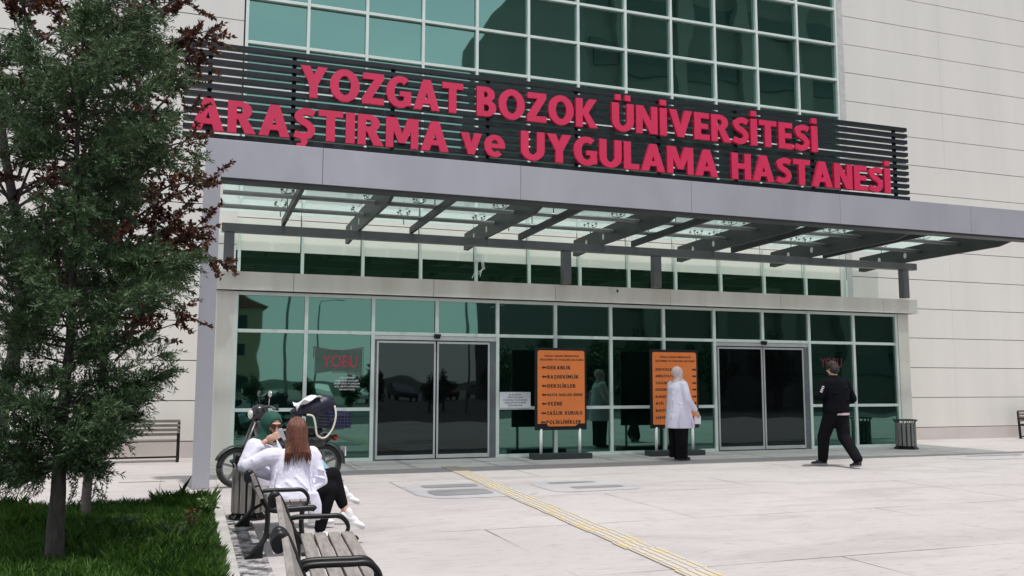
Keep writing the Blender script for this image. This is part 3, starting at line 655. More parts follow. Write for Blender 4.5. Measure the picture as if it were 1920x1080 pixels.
bench((-.20, -13.36, 0), 1.60, -4, 'empty foreground bench cut off by the bottom edge, only its back board end showing')
def wallbench(loc, L_, lab):
    e_ = empty('wall_bench', loc, 0, label=lab, cat='bench', group='brown slatted benches against the cream wall')
    for x in (0.02, L_-.02):
        m = MB(); m.bar((x,.40,0),(x,.44,.70),.05,.035, up=(0,1,0)); m.bar((x,0,0),(x,.02,.50),.05,.035, up=(0,1,0)); m.bar((x,0,.35),(x,.42,.35),.04,.04); m.bar((x,-.02,.50),(x,.42,.52),.045,.03); m.tube([(x-.02,-.03,.5),(x+.02,-.03,.5)], .035, 10)
        m.bar((x,.03,.06),(x,.40,.06),.03,.03); build('end_frame', m, BLACK, e_)
    for k in range(4):
        m = MB(); y = .05+.1*k; m.box(0, L_, y-.04, y+.04, .36, .385); build('seat_slat', m, WOODB, e_, bevel=.003)
    for k in range(4):
        m = MB(); z = .47+.078*k; m.box(0, L_, .395+.006*k, .417+.006*k, z-.026, z+.026); build('back_slat', m, WOODB, e_, bevel=.003)
    m = MB(); m.bar((.02,.2,.08),(L_-.02,.2,.08),.03,.03); build('stretcher', m, BLACK, e_)
    return e_
wallbench((-2.45, .85, 0), 1.6, 'brown slatted bench against the cream wall behind the small trees')
wallbench((19.5, .9, 0), 1.6, 'brown slatted bench by the right wall, only its end inside the picture')
# ------------------------------------------------------------------ litter bins
def bin_(loc, H, r, wood, lab, nsl=14):
    e_ = empty('litter_bin', loc, 0, label=lab, cat='bin', group='round slatted litter bins')
    m = MB(); m.tube([(0,0,0),(0,0,.02)], r*1.25, 24); m.tube([(0,0,.02),(0,0,.05)], r*.9, 24); build('base', m, BLACK, e_)
    for k in range(nsl):
        a = 2*math.pi*(k+.5)/nsl; c, s_ = math.cos(a), math.sin(a)
        T = Matrix.Rotation(a, 4, 'Z') @ Matrix.Translation((r, 0, 0))
        m = MB(); w_ = 2*math.pi*r/nsl*.36; m.box(-.010, .010, -w_, w_, .07, H-.07, T=T); build('slat', m, wood, e_, bevel=.003)
    m = MB()
    for z, q in ((.07, r-.018), (H*.5, r-.018), (H-.09, r-.018)):
        n_ = 28; m.tube([(q*math.cos(2*math.pi*k/n_), q*math.sin(2*math.pi*k/n_), z) for k in range(n_+1)], .010, 6)
    for k in range(nsl):
        a = 2*math.pi*(k+.5)/nsl; c, s_ = math.cos(a), math.sin(a)
        m.tube([(r*.97*c, r*.97*s_, H-.10), (r*1.02*c, r*1.02*s_, H-.04), (r*1.18*c, r*1.18*s_, H-.005)], .008, 5)
        m.tube([(r*.97*c, r*.97*s_, .10), (r*1.0*c, r*1.0*s_, .05), (r*1.2*c, r*1.2*s_, .02)], .008, 5)
    build('hoop', m, BLACK, e_)
    n_ = 32; m = MB(); m.tube([(r*1.2*math.cos(2*math.pi*k/n_), r*1.2*math.sin(2*math.pi*k/n_), H) for k in range(n_+1)], .013, 6); build('rim', m, BLACK, e_)
    m = MB(); m.tube([(0,0,.05),(0,0,H*.8)], [r*.8, r*.86], 20); build('liner', m, mat('bin_liner', (.05,.052,.05), .5, metal=.3), e_)
bin_((-.075, -6.42, 0), .585, .165, WOODZ, 'slatted litter bin beside the bench where the women sit')
bin_((13.93, -.66, 0), .62, .20, mat('bin_board_grey', (.25,.25,.24), .6, c2=(.15,.15,.145), stretch=(12,12,1.5)), 'slatted litter bin at the right end of the entrance glass')
#PART2
# ------------------------------------------------------------------ surroundings behind the viewpoint (seen in the glass)
DARKW = mat('wing_cladding', (.10,.10,.09), .6, var=.1, scale=.2)
wg = empty('hospital_wing', (22, -30, 0), label='tall dark clad hospital wing behind the viewpoint, seen mirrored in the right hand glass', cat='building')
m = MB(); m.box(0, 40, -26, 0, 0, 32); build('wall', m, DARKW, wg)
for k in range(8):
    m = MB(); m.box(2+4.6*k, 2.9+4.6*k, .0, .5, 0, 32); build('pier', m, mat('wing_pier', (.16,.16,.145), .6), wg)
for k in range(8):
    m = MB(); m.box(.3, 39, .003, .14, 2+3.9*k, 3.4+3.9*k); build('window_band', m, mat('wing_glass', (.02,.03,.03), .15), wg)
def apartment(x0, x1, y, D, H, lab, c):
    e_ = empty('apartment_block', ((x0+x1)/2, y, 0), label=lab, cat='building'); hw = (x1-x0)/2
    m = MB(); m.box(-hw, hw, -D, 0, 0, H); build('wall', m, mat('render_'+str(c[0]), c, .8), e_)
    m = MB(); m.prism([(-hw-.5, H), (hw+.5, H), (hw*.6, H+2.2), (-hw*.6, H+2.2)], 'y', -D-.4, .4); build('roof', m, mat('roof_tile', (.25,.10,.07), .8), e_)
    for j in range(int(H//3)):
        for i in range(int(hw*2//3)):
            m = MB(); x = -hw+1+3*i; m.box(x, x+1.3, .003, .08, 1+3*j, 2.5+3*j); build('window', m, MATS['wing_glass'], e_)
apartment(-13, 5.4, -78, 12, 9.6, 'cream apartment block mirrored at the left end of the entrance glass', (.42,.36,.24))
apartment(-60, -30, -110, 12, 9.6, 'grey apartment block far behind the viewpoint', (.34,.32,.28))
lm = mat('street_lamp_grey', (.25,.26,.27), .4)
for k, (x, y) in enumerate(((3.2,-24),(7.0,-42),(11.5,-24),(18.5,-42))):
    e_ = empty('street_lamp', (x, y, 0), label='tall grey street lamp behind the viewpoint, seen only mirrored in the glass', cat='lamp', group='street lamps along the car park')
    m = MB(); m.tube([(0,0,0),(0,0,6.2)], [.08,.045], 8); build('pole', m, lm, e_)
    m = MB(); m.tube([(0,0,6.2),(.15,0,6.6),(1.1,0,6.85)], .035, 6); build('arm', m, lm, e_)
    m = MB(); m.box(1.0,1.6,-.1,.1,6.8,6.88); build('lamp_head', m, lm, e_, bevel=.02)
BARK = mat('bark', (.075,.066,.058), .9, c2=(.03,.026,.023), scale=9, stretch=(3,3,.8), bump=.9, bscale=22)
BARKP = mat('plum_bark', (.13,.11,.105), .8, c2=(.06,.05,.05), scale=8, stretch=(2,2,9), bump=.6, bscale=20)
def ball_leaves(n, c, rad, ln):
    p = unit(rng.normal(size=(n,3)))*(rng.random(n)**.4)[:,None]*np.array(rad) + np.array(c); return leaves(p, rng.normal(size=(n,3)), np.full(n, ln)*rng.uniform(.7,1.3,n), np.full(n, ln*.55))
FAR = leafmat('far_foliage', [(.012,.03,.012),(.03,.06,.02),(.05,.09,.03)], .2)
def fartree():
    e_ = empty('car_park_tree', (0,0,0)); m = MB(); m.tube([(0,0,0),(0,0,1.0),(.1,0,2.6)], [.1,.08,.03], 8); build('trunk', m, BARK, e_)
    V = [ball_leaves(260, (random.uniform(-.9,.9), random.uniform(-.9,.9), random.uniform(1.2,3.0)), (.6,.6,.55), .22) for _ in range(12)]
    V.append(ball_leaves(200, (0,0,3.3), (.4,.4,.7), .2)); quads('crown', np.concatenate(V), FAR, e_); return e_
ft = fartree(); sp = []
for k in range(22): sp.append((-9+40*k/21+random.uniform(-.8,.8), random.uniform(-31, -25), random.uniform(.42,.62) if -9+40*k/21 < 12 else random.uniform(.8,1.15)))
for k, (x, y, s_) in enumerate(sp):
    o = ft if k == 0 else copy_tree(ft); o.location = (x, y, 0); o.rotation_euler = (0,0,random.uniform(0,6)); o.scale = (s_,)*3
    tag(o, 'small dark tree along the car park behind the viewpoint', 'tree', 'trees along the car park')
def car(x, y, c, rz, lab):
    e_ = empty('parked_car', (x,y,0), rz, label=lab, cat='car', group='cars in the car park')
    pr = [(-2.1,.35),(-2.15,.75),(-1.95,.95),(-1.3,1.0),(-.7,1.42),(.6,1.45),(1.2,1.02),(1.95,.85),(2.15,.6),(2.1,.3)]
    m = MB(); m.prism(pr, 'y', -.85, .85); build('body', m, mat('car_'+lab.split()[0], c, .25), e_, bevel=.06)
    m = MB(); m.prism([(-1.15,1.02),(-.68,1.36),(.55,1.39),(1.02,1.04)], 'y', -.858, .858); build('window', m, MATS['wing_glass'], e_)
    for a in (-1.3, 1.3):
        for b in (-.8, .8): m = MB(); m.tube([(a,b-.1,.32),(a,b+.1,.32)], .32, 16); build('wheel', m, BLACK, e_)
for k, (c, nm) in enumerate((((.5,.5,.5),'silver'),((.6,.6,.6),'white'),((.05,.06,.12),'navy'),((.12,.02,.02),'maroon'),((.1,.1,.1),'grey'))):
    car(9+3.6*k, -58-.2*k, c, R(90), nm+' car parked behind the viewpoint, only mirrored in the door glass')

# ------------------------------------------------------------------ trees at the left
def polyw(pts, n, jit=.0):
    """smooth polyline through pts"""
    P_ = [Vector(p) for p in pts]; o = []
    for i in range(len(P_)-1):
        a = P_[max(i-1,0)]; b = P_[i]; c = P_[i+1]; d_ = P_[min(i+2,len(P_)-1)]
        for k in range(n):
            t_ = k/n; q = .5*((2*b)+(c-a)*t_+(2*a-5*b+4*c-d_)*t_*t_+(3*b-a-3*c+d_)*t_**3); o.append(q + Vector([random.uniform(-jit,jit) for _ in range(3)]))
    o.append(P_[-1]); return o
CON = leafmat('conifer_needles', [(.009,.021,.008),(.032,.066,.024),(.078,.140,.054),(.18,.265,.125)], .15, .6)
tr_ = empty('conifer_tree', (-1.62, -8.35, 0), label='dense dark green conifer with feathery sprays rising from the lawn at far left', cat='tree')
m = MB(); m.tube(polyw([(0,0,-.02),(.005,0,.4),(.0,.01,1.0),(.03,.0,2.0),(0,0,3.5),(.0,0,5.6)], 4, .004), [.078,.070,.068,.064,.060,.056,.052,.048,.044,.040,.036,.033,.030,.027,.024,.020,.017,.014,.011,.009,.007], 12)
BR = []
def rz_(z): return float(np.interp(z, [.75,1.0,1.2,1.5,1.9,2.3,2.5,2.75,3.0,3.3,3.7,4.1,4.5,5.2,5.9], [.42,.60,.66,.68,.72,1.0,.95,.5,.55,1.02,.95,.9,.72,.5,.2]))
for k in range(150):
    z = .85 + 4.9*(k/150)**.9 + random.uniform(-.1,.1); a = k*2.39996 + random.uniform(-.4,.4); l_ = rz_(z+.1)*random.uniform(.55,1.0)
    # leave the gap low at the left and mid height open
    if 2.8 < z < 3.25 and math.cos(a) < .1: continue
    if z > 4.05 and (math.cos(a) < -.1 or z > 4.55): continue
    e_ = Vector((math.cos(a)*l_, math.sin(a)*l_, random.uniform(.05,.32)*l_+.04))
    BR.append((Vector((0,0,z-.12)), Vector((0,0,z-.12))+e_))
for (x, z, yy) in ((.3,1.05,.3),(.5,1.25,.1),(.6,1.3,-.2),(.35,.98,-.3),(.1,.95,.45),(-.1,1.1,.5),(.45,1.1,.4),(-.6,1.0,.1),(-.5,.9,-.2),(-.35,.86,.3),(.4,1.0,-.25),(.45,.95,.2),(-.3,1.2,-.4),(.2,.9,-.4),(-.62,.74,.0),(-.35,.72,-.1),(.80,1.50,.05),(.66,1.42,.1),(.72,1.62,-.1),(.55,1.16,.1),(.93,2.42,.0),(.97,2.38,-.2),(.93,3.32,.1),(.78,3.95,0),(.55,4.45,.1),(-.25,.68,.25),(-.5,.62,.2),(-.7,.70,.1),(.30,.70,.05),(.22,.74,-.1)):
    BR.append((Vector((0,0,max(.72,z-.28))), Vector((x,yy,z))))
P_, D_ = [], []
for a, b in BR:
    l_ = (b-a).length; mid_ = (a+b)/2 + Vector((0,0,-.05*l_)); pts = polyw([a, mid_, b], 5); m.tube(pts, [max(.003, .011*(1-i/len(pts))) for i in range(len(pts))], 5)
    ns = int(26+52*l_)
    for s_ in range(ns):
        t_ = random.uniform(.10, 1.0)**.8; q = a.lerp(b, t_) + Vector((0,0,-.05*l_*math.sin(math.pi*t_))); dr = (b-a).normalized()
        side = Vector((random.gauss(0,1), random.gauss(0,1), random.gauss(.15,.7))).normalized()
        dd = (dr*random.uniform(.4,1.1) + side*.8).normalized(); P_.append(q + side*random.uniform(0,.03)); D_.append(dd)
build('trunk', m, BARK, tr_, smooth=True)
P_ = np.array([tuple(x) for x in P_]); D_ = np.array([tuple(x) for x in D_])
def sprays(P_, D_, nb, L0, L1, ln, wd):
    n = len(P_); Ls = rng.uniform(L0, L1, n); side = unit(np.cross(D_, rng.normal(size=(n,3)))); V = []
    t_ = np.tile(np.linspace(.08, 1, nb), (n,1)) + rng.normal(0,.03,(n,nb)); sg_ = np.where(np.arange(nb) % 2 == 0, 1., -1.)
    pos = P_[:,None,:] + D_[:,None,:]*(Ls[:,None]*t_)[...,None] + np.array([0,0,-1.])*(Ls[:,None]*t_**2*.15)[...,None]
    bd = D_[:,None,:]*.9 + side[:,None,:]*(sg_*.75)[None,:,None] + rng.normal(0,.38,(n,nb,3))
    pos = pos.reshape(-1,3); bd = bd.reshape(-1,3); l2 = np.repeat(Ls, nb)*0 + rng.uniform(ln*.7, ln*1.3, len(pos))
    return leaves(pos, bd, l2, np.full(len(pos), wd))
print('sprays', len(P_))
quads('crown', sprays(P_, D_, 24, .08, .19, .046, .0088), CON, tr_)
PLUM = leafmat('plum_leaves', [(.014,.006,.005),(.042,.015,.010),(.095,.032,.018),(.17,.065,.03),(.07,.075,.025)], .3, .45)
def plum(loc, trunk, r0_, limbs, lab, nleaf=105, shoots=None):
    e_ = empty('plum_tree', loc, label=lab, cat='tree'); m = MB(); tp_ = polyw(trunk, 4, .006); n_ = len(tp_)
    m.tube(tp_, [r0_*(1-.75*i/n_) for i in range(n_)], 9); P2, D2 = [], []
    for a, b in limbs:
        a, b = Vector(a), Vector(b); l_ = (b-a).length; pts = polyw([a, (a+b)/2+Vector((random.uniform(-.06,.06), random.uniform(-.06,.06), .05)), b], 4)
        m.tube(pts, [max(.003,.016*(1-.8*i/len(pts))) for i in range(len(pts))], 5)
        for q in range(max(4, int(l_*12))):
            t_ = random.uniform(.25,1); o = a.lerp(b, t_); dd = ((b-a).normalized()*.5 + Vector((random.gauss(0,1), random.gauss(0,1), random.gauss(0,.8)))*.6).normalized(); l3 = random.uniform(.12,.34)
            if q == 0: o, dd, l3 = b - (b-a).normalized()*.1, (b-a).normalized(), .22
            m.tube([o, o+dd*l3*.5+Vector((0,0,.01)), o+dd*l3], [.004,.003,.0015], 4)
            for s_ in range(int(l3*nleaf*1.5)):
                u_ = random.uniform(.15,1.05); P2.append(tuple(o+dd*l3*u_)); v = dd*.6+Vector((random.gauss(0,1),random.gauss(0,1),random.gauss(-.1,.8)))*.7; D2.append(tuple(v))
    build('trunk', m, BARKP, e_, smooth=True); n2 = len(P2)
    quads('crown', leaves(np.array(P2), np.array(D2), rng.uniform(.038,.068,n2), rng.uniform(.020,.032,n2), .3), PLUM, e_); print('plum', n2)
    return e_
limbs = []
for k in range(88):
    z = random.uniform(1.9, 6.0); a = random.uniform(0, 6.28); rr_ = np.interp(z, [1.9,2.5,3.2,4.0,5.0,6.2], [.4,.72,.95,.85,.9,.5])*random.uniform(.6,1.0)
    x0 = .1+.04*(z-2)
    limbs.append(((x0, 0, z-.35), (x0+math.cos(a)*rr_, math.sin(a)*rr_*.8, z+random.uniform(-.1,.3))))
limbs += [((.2,0,2.3),(1.0,.05,3.1)),((.2,0,2.2),(.8,.0,2.1)),((.5,0,2.9),(.98,.1,2.9)),((.55,.0,3.0),(1.22,.0,2.60)),((.25,0,3.0),(1.0,0,3.5)),((.25,0,3.4),(.75,0,3.9)),((.3,0,4.0),(.85,0,4.75)),((.3,0,4.4),(.85,.1,4.6)),((.3,0,4.5),(.7,0,5.05)),((.3,0,3.9),(.9,.1,4.3)),((.2,0,2.3),(.75,.1,2.45)),((.2,0,2.6),(.95,-.1,2.9)),((.2,0,1.6),(.78,0,2.0)),((.2,0,2.6),(.85,0,3.25)),((.2,0,2.6),(.9,0,2.75))]
plum((-1.61,-6.37,0), [(0,0,-.02),(.02,0,.6),(.06,0,1.2),(.13,0,1.9),(.2,0,3.0),(.28,0,4.2),(.3,0,5.8)], .050, limbs, 'slender red leaved plum tree behind the conifer, its thin trunk rising from the lawn edge')
limbs = []
for k in range(60):
    z = random.uniform(2.2, 6.3); a = random.uniform(0, 6.28); rr_ = random.uniform(.4,.95)
    limbs.append(((.25, 0, z-.35), (.25+math.cos(a)*rr_, math.sin(a)*rr_, z+random.uniform(-.1,.35))))
plum((-2.42,-7.5,0), [(0,0,-.02),(.14,0,.7),(.22,0,1.05),(.31,0,1.8),(.30,0,2.5),(.1,0,3.6),(-.1,0,5)], .085, limbs, 'thicker grey plum trunk leaning at the left edge, red leaves above', 100)
# weeds and shoots in the lawn
WEED = leafmat('weed_leaf', [(.015,.045,.012),(.04,.10,.03),(.10,.19,.07)], .3, .6)
def weed(loc, h, rad, n, ln, lab, shoot=False, M_=None):
    e_ = empty('lawn_weed', loc, label=lab, cat='plant', group='weeds and shoots in the lawn'); m = MB(); P2, D2 = [], []
    for k in range(3 if shoot else 12):
        a = random.uniform(0,6.28); t_ = Vector((math.cos(a)*rad*random.uniform(.2,1), math.sin(a)*rad*random.uniform(.2,1), h*random.uniform(.65,1))); m.tube([(0,0,0), t_*.5+Vector((0,0,.02)), t_], [.004,.003,.002], 5)
        for s_ in range(n // (3 if shoot else 12)):
            u_ = random.uniform(.3,1.05); P2.append(tuple(t_*u_)); D2.append((random.gauss(0,1), random.gauss(0,1), random.gauss(.25,.5)))
    build('stem', m, mat('stem_green', (.06,.08,.03), .7), e_); quads('leaf_cluster', leaves(np.array(P2), np.array(D2), rng.uniform(ln*.6,ln*1.2,len(P2)), rng.uniform(ln*.35,ln*.55,len(P2)), .2), M_ or WEED, e_)
weed((-1.52,-5.45,.02), .36, .10, 90, .04, 'leafy upright shoot at the back edge of the lawn right of the slender trunk', True)
weed((-1.86,-5.5,.02), .32, .12, 90, .04, 'leafy shoot at the back edge of the lawn half hidden by the conifer trunk', True)
weed((-.78,-7.9,.02), .20, .22, 700, .030, 'dense rounded dark green weed clump near the lawn corner')
weed((-1.05,-8.3,.02), .15, .2, 300, .045, 'broad leaved weed patch in front of the rounded clump')
weed((-1.25,-7.2,.02), .16, .22, 260, .045, 'broad leaved weed patch in the middle of the lawn')
weed((-.62,-7.2,.02), .22, .09, 90, .04, 'brownish flowering weed near the kerb', M_=leafmat('brown_leaf', [(.08,.03,.012),(.14,.07,.02),(.06,.09,.02)], .3))
weed((-.47,-6.3,.02), .20, .10, 80, .06, 'light green broad leaves by the kerb', M_=leafmat('lime_leaf', [(.06,.13,.03),(.16,.28,.08)], .3))

# ------------------------------------------------------------------ motorcycle
mo = empty('moped', (.53, -3.38, 0), R(180+13), label='dark moped parked in front of the entrance glass, rear crate loaded', cat='motorcycle')
MB_ = mat('moped_black', (.025,.027,.03), .25, var=.3); CH = mat('chrome', (.6,.6,.6), .2, metal=.8); TY = mat('tyre', (.02,.02,.02), .85); RIM = mat('rim_grey', (.16,.16,.16), .35, metal=.4)
def torus(m, c, R_, r, n=32, k=10, ax='y', mi=0):
    pts = [(c[0]+R_*math.cos(2*math.pi*i/n), c[1], c[2]+R_*math.sin(2*math.pi*i/n)) for i in range(n+1)]; m.tube(pts, r, k, mi)
for x in (.62, -.60):
    wh = empty('wheel', (x, 0, .266)); wh.parent = mo
    m = MB(); torus(m, (0,0,0), .232, .036); build('tyre', m, TY, wh, smooth=True)
    m = MB(); torus(m, (0,0,0), .195, .016)
    for k in range(5):
        a = 2*math.pi*k/5+.3; m.bar((0,0,0), (.2*math.cos(a), 0, .2*math.sin(a)), .022, .03)
    m.tube([(0,-.05,0),(0,.05,0)], .04, 14); build('rim', m, RIM, wh)
m = MB()
for s_ in (-.07,.07): m.tube([(.62,s_,.28),(.50,s_,.60),(.40,s_*.8,.86)], .017, 8)
m.tube([(.40,0,.84),(.33,0,1.02)], .025, 8); build('fork', m, RIM, mo, smooth=True)
m = MB(); pts = [(.62+.288*math.cos(R(a)), 0, .268+.288*math.sin(R(a))) for a in range(20, 150, 12)]
for a, b in zip(pts, pts[1:]): m.bar(a, b, .10, .012, up=(0,0,1))
build('front_fender', m, MB_, mo)
m = MB(); m.ell((.385,0,.96), (.085,.085,.085)); m.ell((.33,0,1.00), (.12,.10,.10)); build('headlight_cowl', m, MB_, mo, remesh=.008)
m = MB(); m.ell((.452,0,.965), (.035,.068,.062)); build('headlight', m, mat('headlight_glass', (.75,.75,.72), .08, metal=.5), mo, smooth=True)
m = MB(); m.tube(polyw([(.22,.34,1.04),(.27,.2,1.08),(.32,0,1.04),(.27,-.2,1.08),(.22,-.34,1.04)], 4), .012, 8); build('handlebar', m, RIM, mo, smooth=True)
for s_ in (1,-1):
    m = MB(); m.tube([(.225,s_*.26,1.045),(.20,s_*.37,1.035)], .018, 10); build('grip', m, BLACK, mo)
    m = MB(); m.tube([(.27,s_*.2,1.07),(.27,s_*.22,1.18)], .006, 6); m.ell((.27,s_*.24,1.24), (.018,.065,.048)); build('mirror', m, CH if s_ > 0 else MB_, mo, smooth=True)
m = MB(); m.loft([((.22,0,.32),.06,.12),((.26,0,.5),.05,.15),((.33,0,.72),.05,.15),((.36,0,.88),.05,.09)], 14); m.ell((.05,0,.50),(.24,.09,.10)); build('leg_shield', m, MB_, mo, remesh=.01)
m = MB(); m.ell((-.02,0,.33),(.17,.11,.11)); m.tube([(.12,0,.36),(.24,0,.36)], .06, 12); m.box(-.2,.1,-.1,.1,.24,.36); build('engine', m, mat('engine_grey', (.12,.12,.12), .45, metal=.4), mo, remesh=.009)
m = MB(); m.ell((-.28,0,.56),(.38,.10,.12)); m.ell((-.55,0,.62),(.18,.07,.07)); build('body_panel', m, MB_, mo, remesh=.01)
m = MB(); m.loft([((-.22,0,.68),.34,.10),((-.22,0,.73),.36,.12),((-.24,0,.765),.32,.10)], 20); build('seat', m, BLACK, mo, remesh=.01)
m = MB(); m.tube([(-.05,-.13,.22),(-.4,-.15,.26),(-.8,-.16,.34)], [.02,.045,.045], 12); build('exhaust', m, CH, mo, smooth=True)
m = MB(); pts = [(-.60+.292*math.cos(R(a)), 0, .268+.292*math.sin(R(a))) for a in range(40, 185, 12)]
for a, b in zip(pts, pts[1:]): m.bar(a, b, .12, .012)
build('rear_fender', m, MB_, mo)
m = MB(); m.box(-.90,-.888,-.085,.085,.36,.49); pl_ = build('number_plate', m, PAPER, mo); 
m = MB(); m.ell((-.76,0,.62),(.05,.07,.045)); build('tail_lamp', m, mat('tail_red', (.35,.02,.02), .2), mo, smooth=True)
m = MB(); m.tube([(-.5,.09,.68),(-.75,.09,.74),(-.85,.09,.74),(-.85,-.09,.74),(-.75,-.09,.74),(-.5,-.09,.68)], .009, 6); m.tube([(.0,-.05,.24),(.05,-.2,.0)], .012, 6); m.tube([(-.1,-.25,.27),(-.1,.25,.27)], .012, 6); build('rack', m, RIM, mo)
NAVY = mat('navy_plastic', (.022,.028,.075), .5); m = MB()
x0, x1, y0, y1_, z0, z1 = -.92,-.58,-.17,.17,.76,.98
for k in range(6):
    z = z0+(z1-z0)*k/5; m.box(x0,x1,y0-.004,y0+.004,z-.008,z+.008); m.box(x0,x1,y1_-.004,y1_+.004,z-.008,z+.008); m.box(x0-.004,x0+.004,y0,y1_,z-.008,z+.008); m.box(x1-.004,x1+.004,y0,y1_,z-.008,z+.008)
for k in range(8):
    x = x0+(x1-x0)*k/7; m.box(x-.006,x+.006,y0-.006,y0+.006,z0,z1); m.box(x-.006,x+.006,y1_-.006,y1_+.006,z0,z1)
    y = y0+(y1_-y0)*k/7; m.box(x0-.006,x0+.006,y-.006,y+.006,z0,z1); m.box(x1-.006,x1+.006,y-.006,y+.006,z0,z1)
m.box(x0+.02,x1-.02,y0+.02,y1_-.02,z0,z1-.03); build('rear_crate', m, NAVY, mo)
# bag and cloth on the moped
hbg = empty('handbag', (.97, -3.30, .93), R(13), label='navy black handbag with cream strap lying on the moped seat and crate', cat='bag')
m = MB(); m.ell((0,0,.12),(.25,.13,.12), Euler((0,R(-16),0)).to_matrix()); m.ell((.14,0,.17),(.15,.12,.12)); m.ell((-.24,0,.06),(.12,.10,.06)); m.box(.0,.26,-.10,.10,.02,.2); build('bag_body', m, mat('bag_navy', (.012,.012,.03), .45, bump=.4, bscale=12), hbg, remesh=.01)
m = MB(); m.tube(polyw([(.24,-.13,.14),(.25,-.16,.0),(.20,-.17,-.18),(.09,-.17,-.30),(-.02,-.17,-.26),(-.05,-.16,-.10),(-.08,-.14,.0),(-.16,-.12,.02)], 5), .014, 8); build('strap', m, mat('cream_strap', (.62,.60,.52), .6), hbg, smooth=True)
m = MB(); m.ell((.20,-.14,-.14),(.035,.03,.10)); m.ell((.23,-.14,-.08),(.03,.03,.06)); build('hanging_glove', m, BLACK, hbg, remesh=.008)
clo = empty('white_cloth', (.83, -3.38, 1.08), R(13), label='crumpled white cloth lying on top of the handbag', cat='cloth')
m = MB(); nx, ny = 14, 8
for i in range(nx+1):
    for j in range(ny+1):
        u_, v_ = i/nx, j/ny; x = -.16+.36*u_; m.v.append((x, -.10+.2*v_, .02+.10*u_+.03*math.sin(u_*9+v_*3)+.02*math.sin(v_*8+u_*4) - (.10 if u_ < .3 else 0)*(1-v_)*(1-u_/.3 if u_ < .3 else 0)))
for i in range(nx):
    for j in range(ny): a = i*(ny+1)+j; m.f.append((a, a+1, a+ny+2, a+ny+1)); m.m.append(0)
o = build('fabric', m, mat('white_cloth', (.72,.72,.78), .85), clo, smooth=True, recalc=False); sd_ = o.modifiers.new('solid','SOLIDIFY'); sd_.thickness = .006

# ------------------------------------------------------------------ people
SKIN = mat('skin', (.62,.36,.27), .5, var=.06, scale=8)
TRB = mat('black_trousers', (.006,.006,.008), .9, var=.2, bump=.5, bscale=8, spec=.12); JEAN = mat('pale_blue_jeans', (.22,.40,.46), .85, var=.15, bump=.4, bscale=10)
SHW = mat('white_sneaker', (.74,.72,.73), .6, var=.05); SOLE = mat('sneaker_sole', (.62,.60,.58), .7); SHB = mat('black_shoe', (.012,.012,.012), .5)
def basis(fwd, up=(0,0,1)):
    y = Vector(fwd).normalized(); x = y.cross(Vector(up)).normalized(); z = x.cross(y); return Matrix((x, y, z)).transposed()
def head(m, c, fwd, s=1.0):
    B = basis(fwd); c = Vector(c); q = lambda x, y, z: c + B @ Vector((x, y, z))*s
    m.ell(q(0,-.012,.022), (.074*s,.092*s,.095*s), B, 20, 14); m.ell(q(0,.025,-.045), (.056*s,.062*s,.066*s), B); m.ell(q(0,.055,-.088), (.026*s,.026*s,.024*s), B)
    m.cap(q(0,.082,.02), q(0,.104,-.022), .009*s, .014*s, 8); m.ell(q(0,.082,-.052), (.024*s,.012*s,.010*s), B); m.ell(q(0,.074,.036), (.052*s,.018*s,.010*s), B)
    for e in (-1, 1): m.ell(q(e*.074,-.01,-.005), (.010*s,.018*s,.030*s), B); m.ell(q(e*.045,.045,-.018), (.022*s,.028*s,.022*s), B)
def hand(m, w, d, nrm, side=1, curl=.5, s=1.0):
    """wrist w, direction d, palm normal nrm; five fingers bent towards the palm normal"""
    d = Vector(d).normalized(); nrm = Vector(nrm); nrm = (nrm - d*nrm.dot(d)).normalized(); ac = d.cross(nrm)*side; w = Vector(w)
    E = Matrix((ac, nrm, d)).transposed(); m.ell(w + d*.045*s, (.042*s,.017*s,.055*s), E, 14, 10)
    for k, (o_, l_) in enumerate(((-.030,.88),(-.010,1.0),(.011,.95),(.030,.76))):
        p = w + d*.085*s + ac*o_*s; a = 0
        for j, L_ in enumerate((.040,.027,.020)):
            a += curl*(.75+.1*k)*(1 if j else .6); n_ = p + (d*math.cos(a) + nrm*math.sin(a) + ac*o_*1.2)*L_*l_*s; m.cap(p, n_, (.0098-.001*j)*s, (.0090-.001*j)*s, 8); p = n_
    p = w + d*.025*s - ac*.034*s; q = p + (d*.6 - ac*.7 + nrm*.35).normalized()*.040*s; m.cap(p, q, .013*s, .0105*s, 8); m.cap(q, q + (d*.85 - ac*.15 + nrm*.45).normalized()*.033*s, .0105*s, .009*s, 8)
def limb(m, a, b, c, r0_, r1_, r2_): m.cap(a, b, r0_, r1_, 14); m.cap(b, c, r1_, r2_, 14)
def shoe(par, ank, toe_dir, M_=SHW, SM=SOLE, s=1.0, pitch_=0):
    B = basis(toe_dir); a = Vector(ank); q = lambda x, y, z: a + B @ Vector((x, y, z))*s
    m = MB(); m.ell(q(0,.02,-.035), (.040*s,.075*s,.035*s), B); m.ell(q(0,.115,-.048), (.044*s,.075*s,.026*s), B); m.ell(q(0,-.025,-.03), (.034*s,.040*s,.045*s), B); m.cap(q(0,.02,-.01), q(0,-.005,.015), .038*s, .036*s)
    m.ell(q(0,.06,-.03),(.036*s,.06*s,.032*s),B)
    o = build('shoe', m, M_, par, remesh=.007, sm=2)
    m = MB(); pts = [q(.044*math.sin(t_)*(1 if math.cos(t_) > 0 else .85), .06+.128*math.cos(t_), -.078) for t_ in [2*math.pi*k/20 for k in range(20)]]; up = B @ Vector((0,0,1))
    m.add(pts + [p + up*.022*s for p in pts], [tuple(range(19,-1,-1)), tuple(range(20,40))] + [(i, (i+1) % 20, 20+(i+1) % 20, 20+i) for i in range(20)]); build('sole', m, SM, o)
    return o
def V3(x, y, z): return Vector((x, y, z))
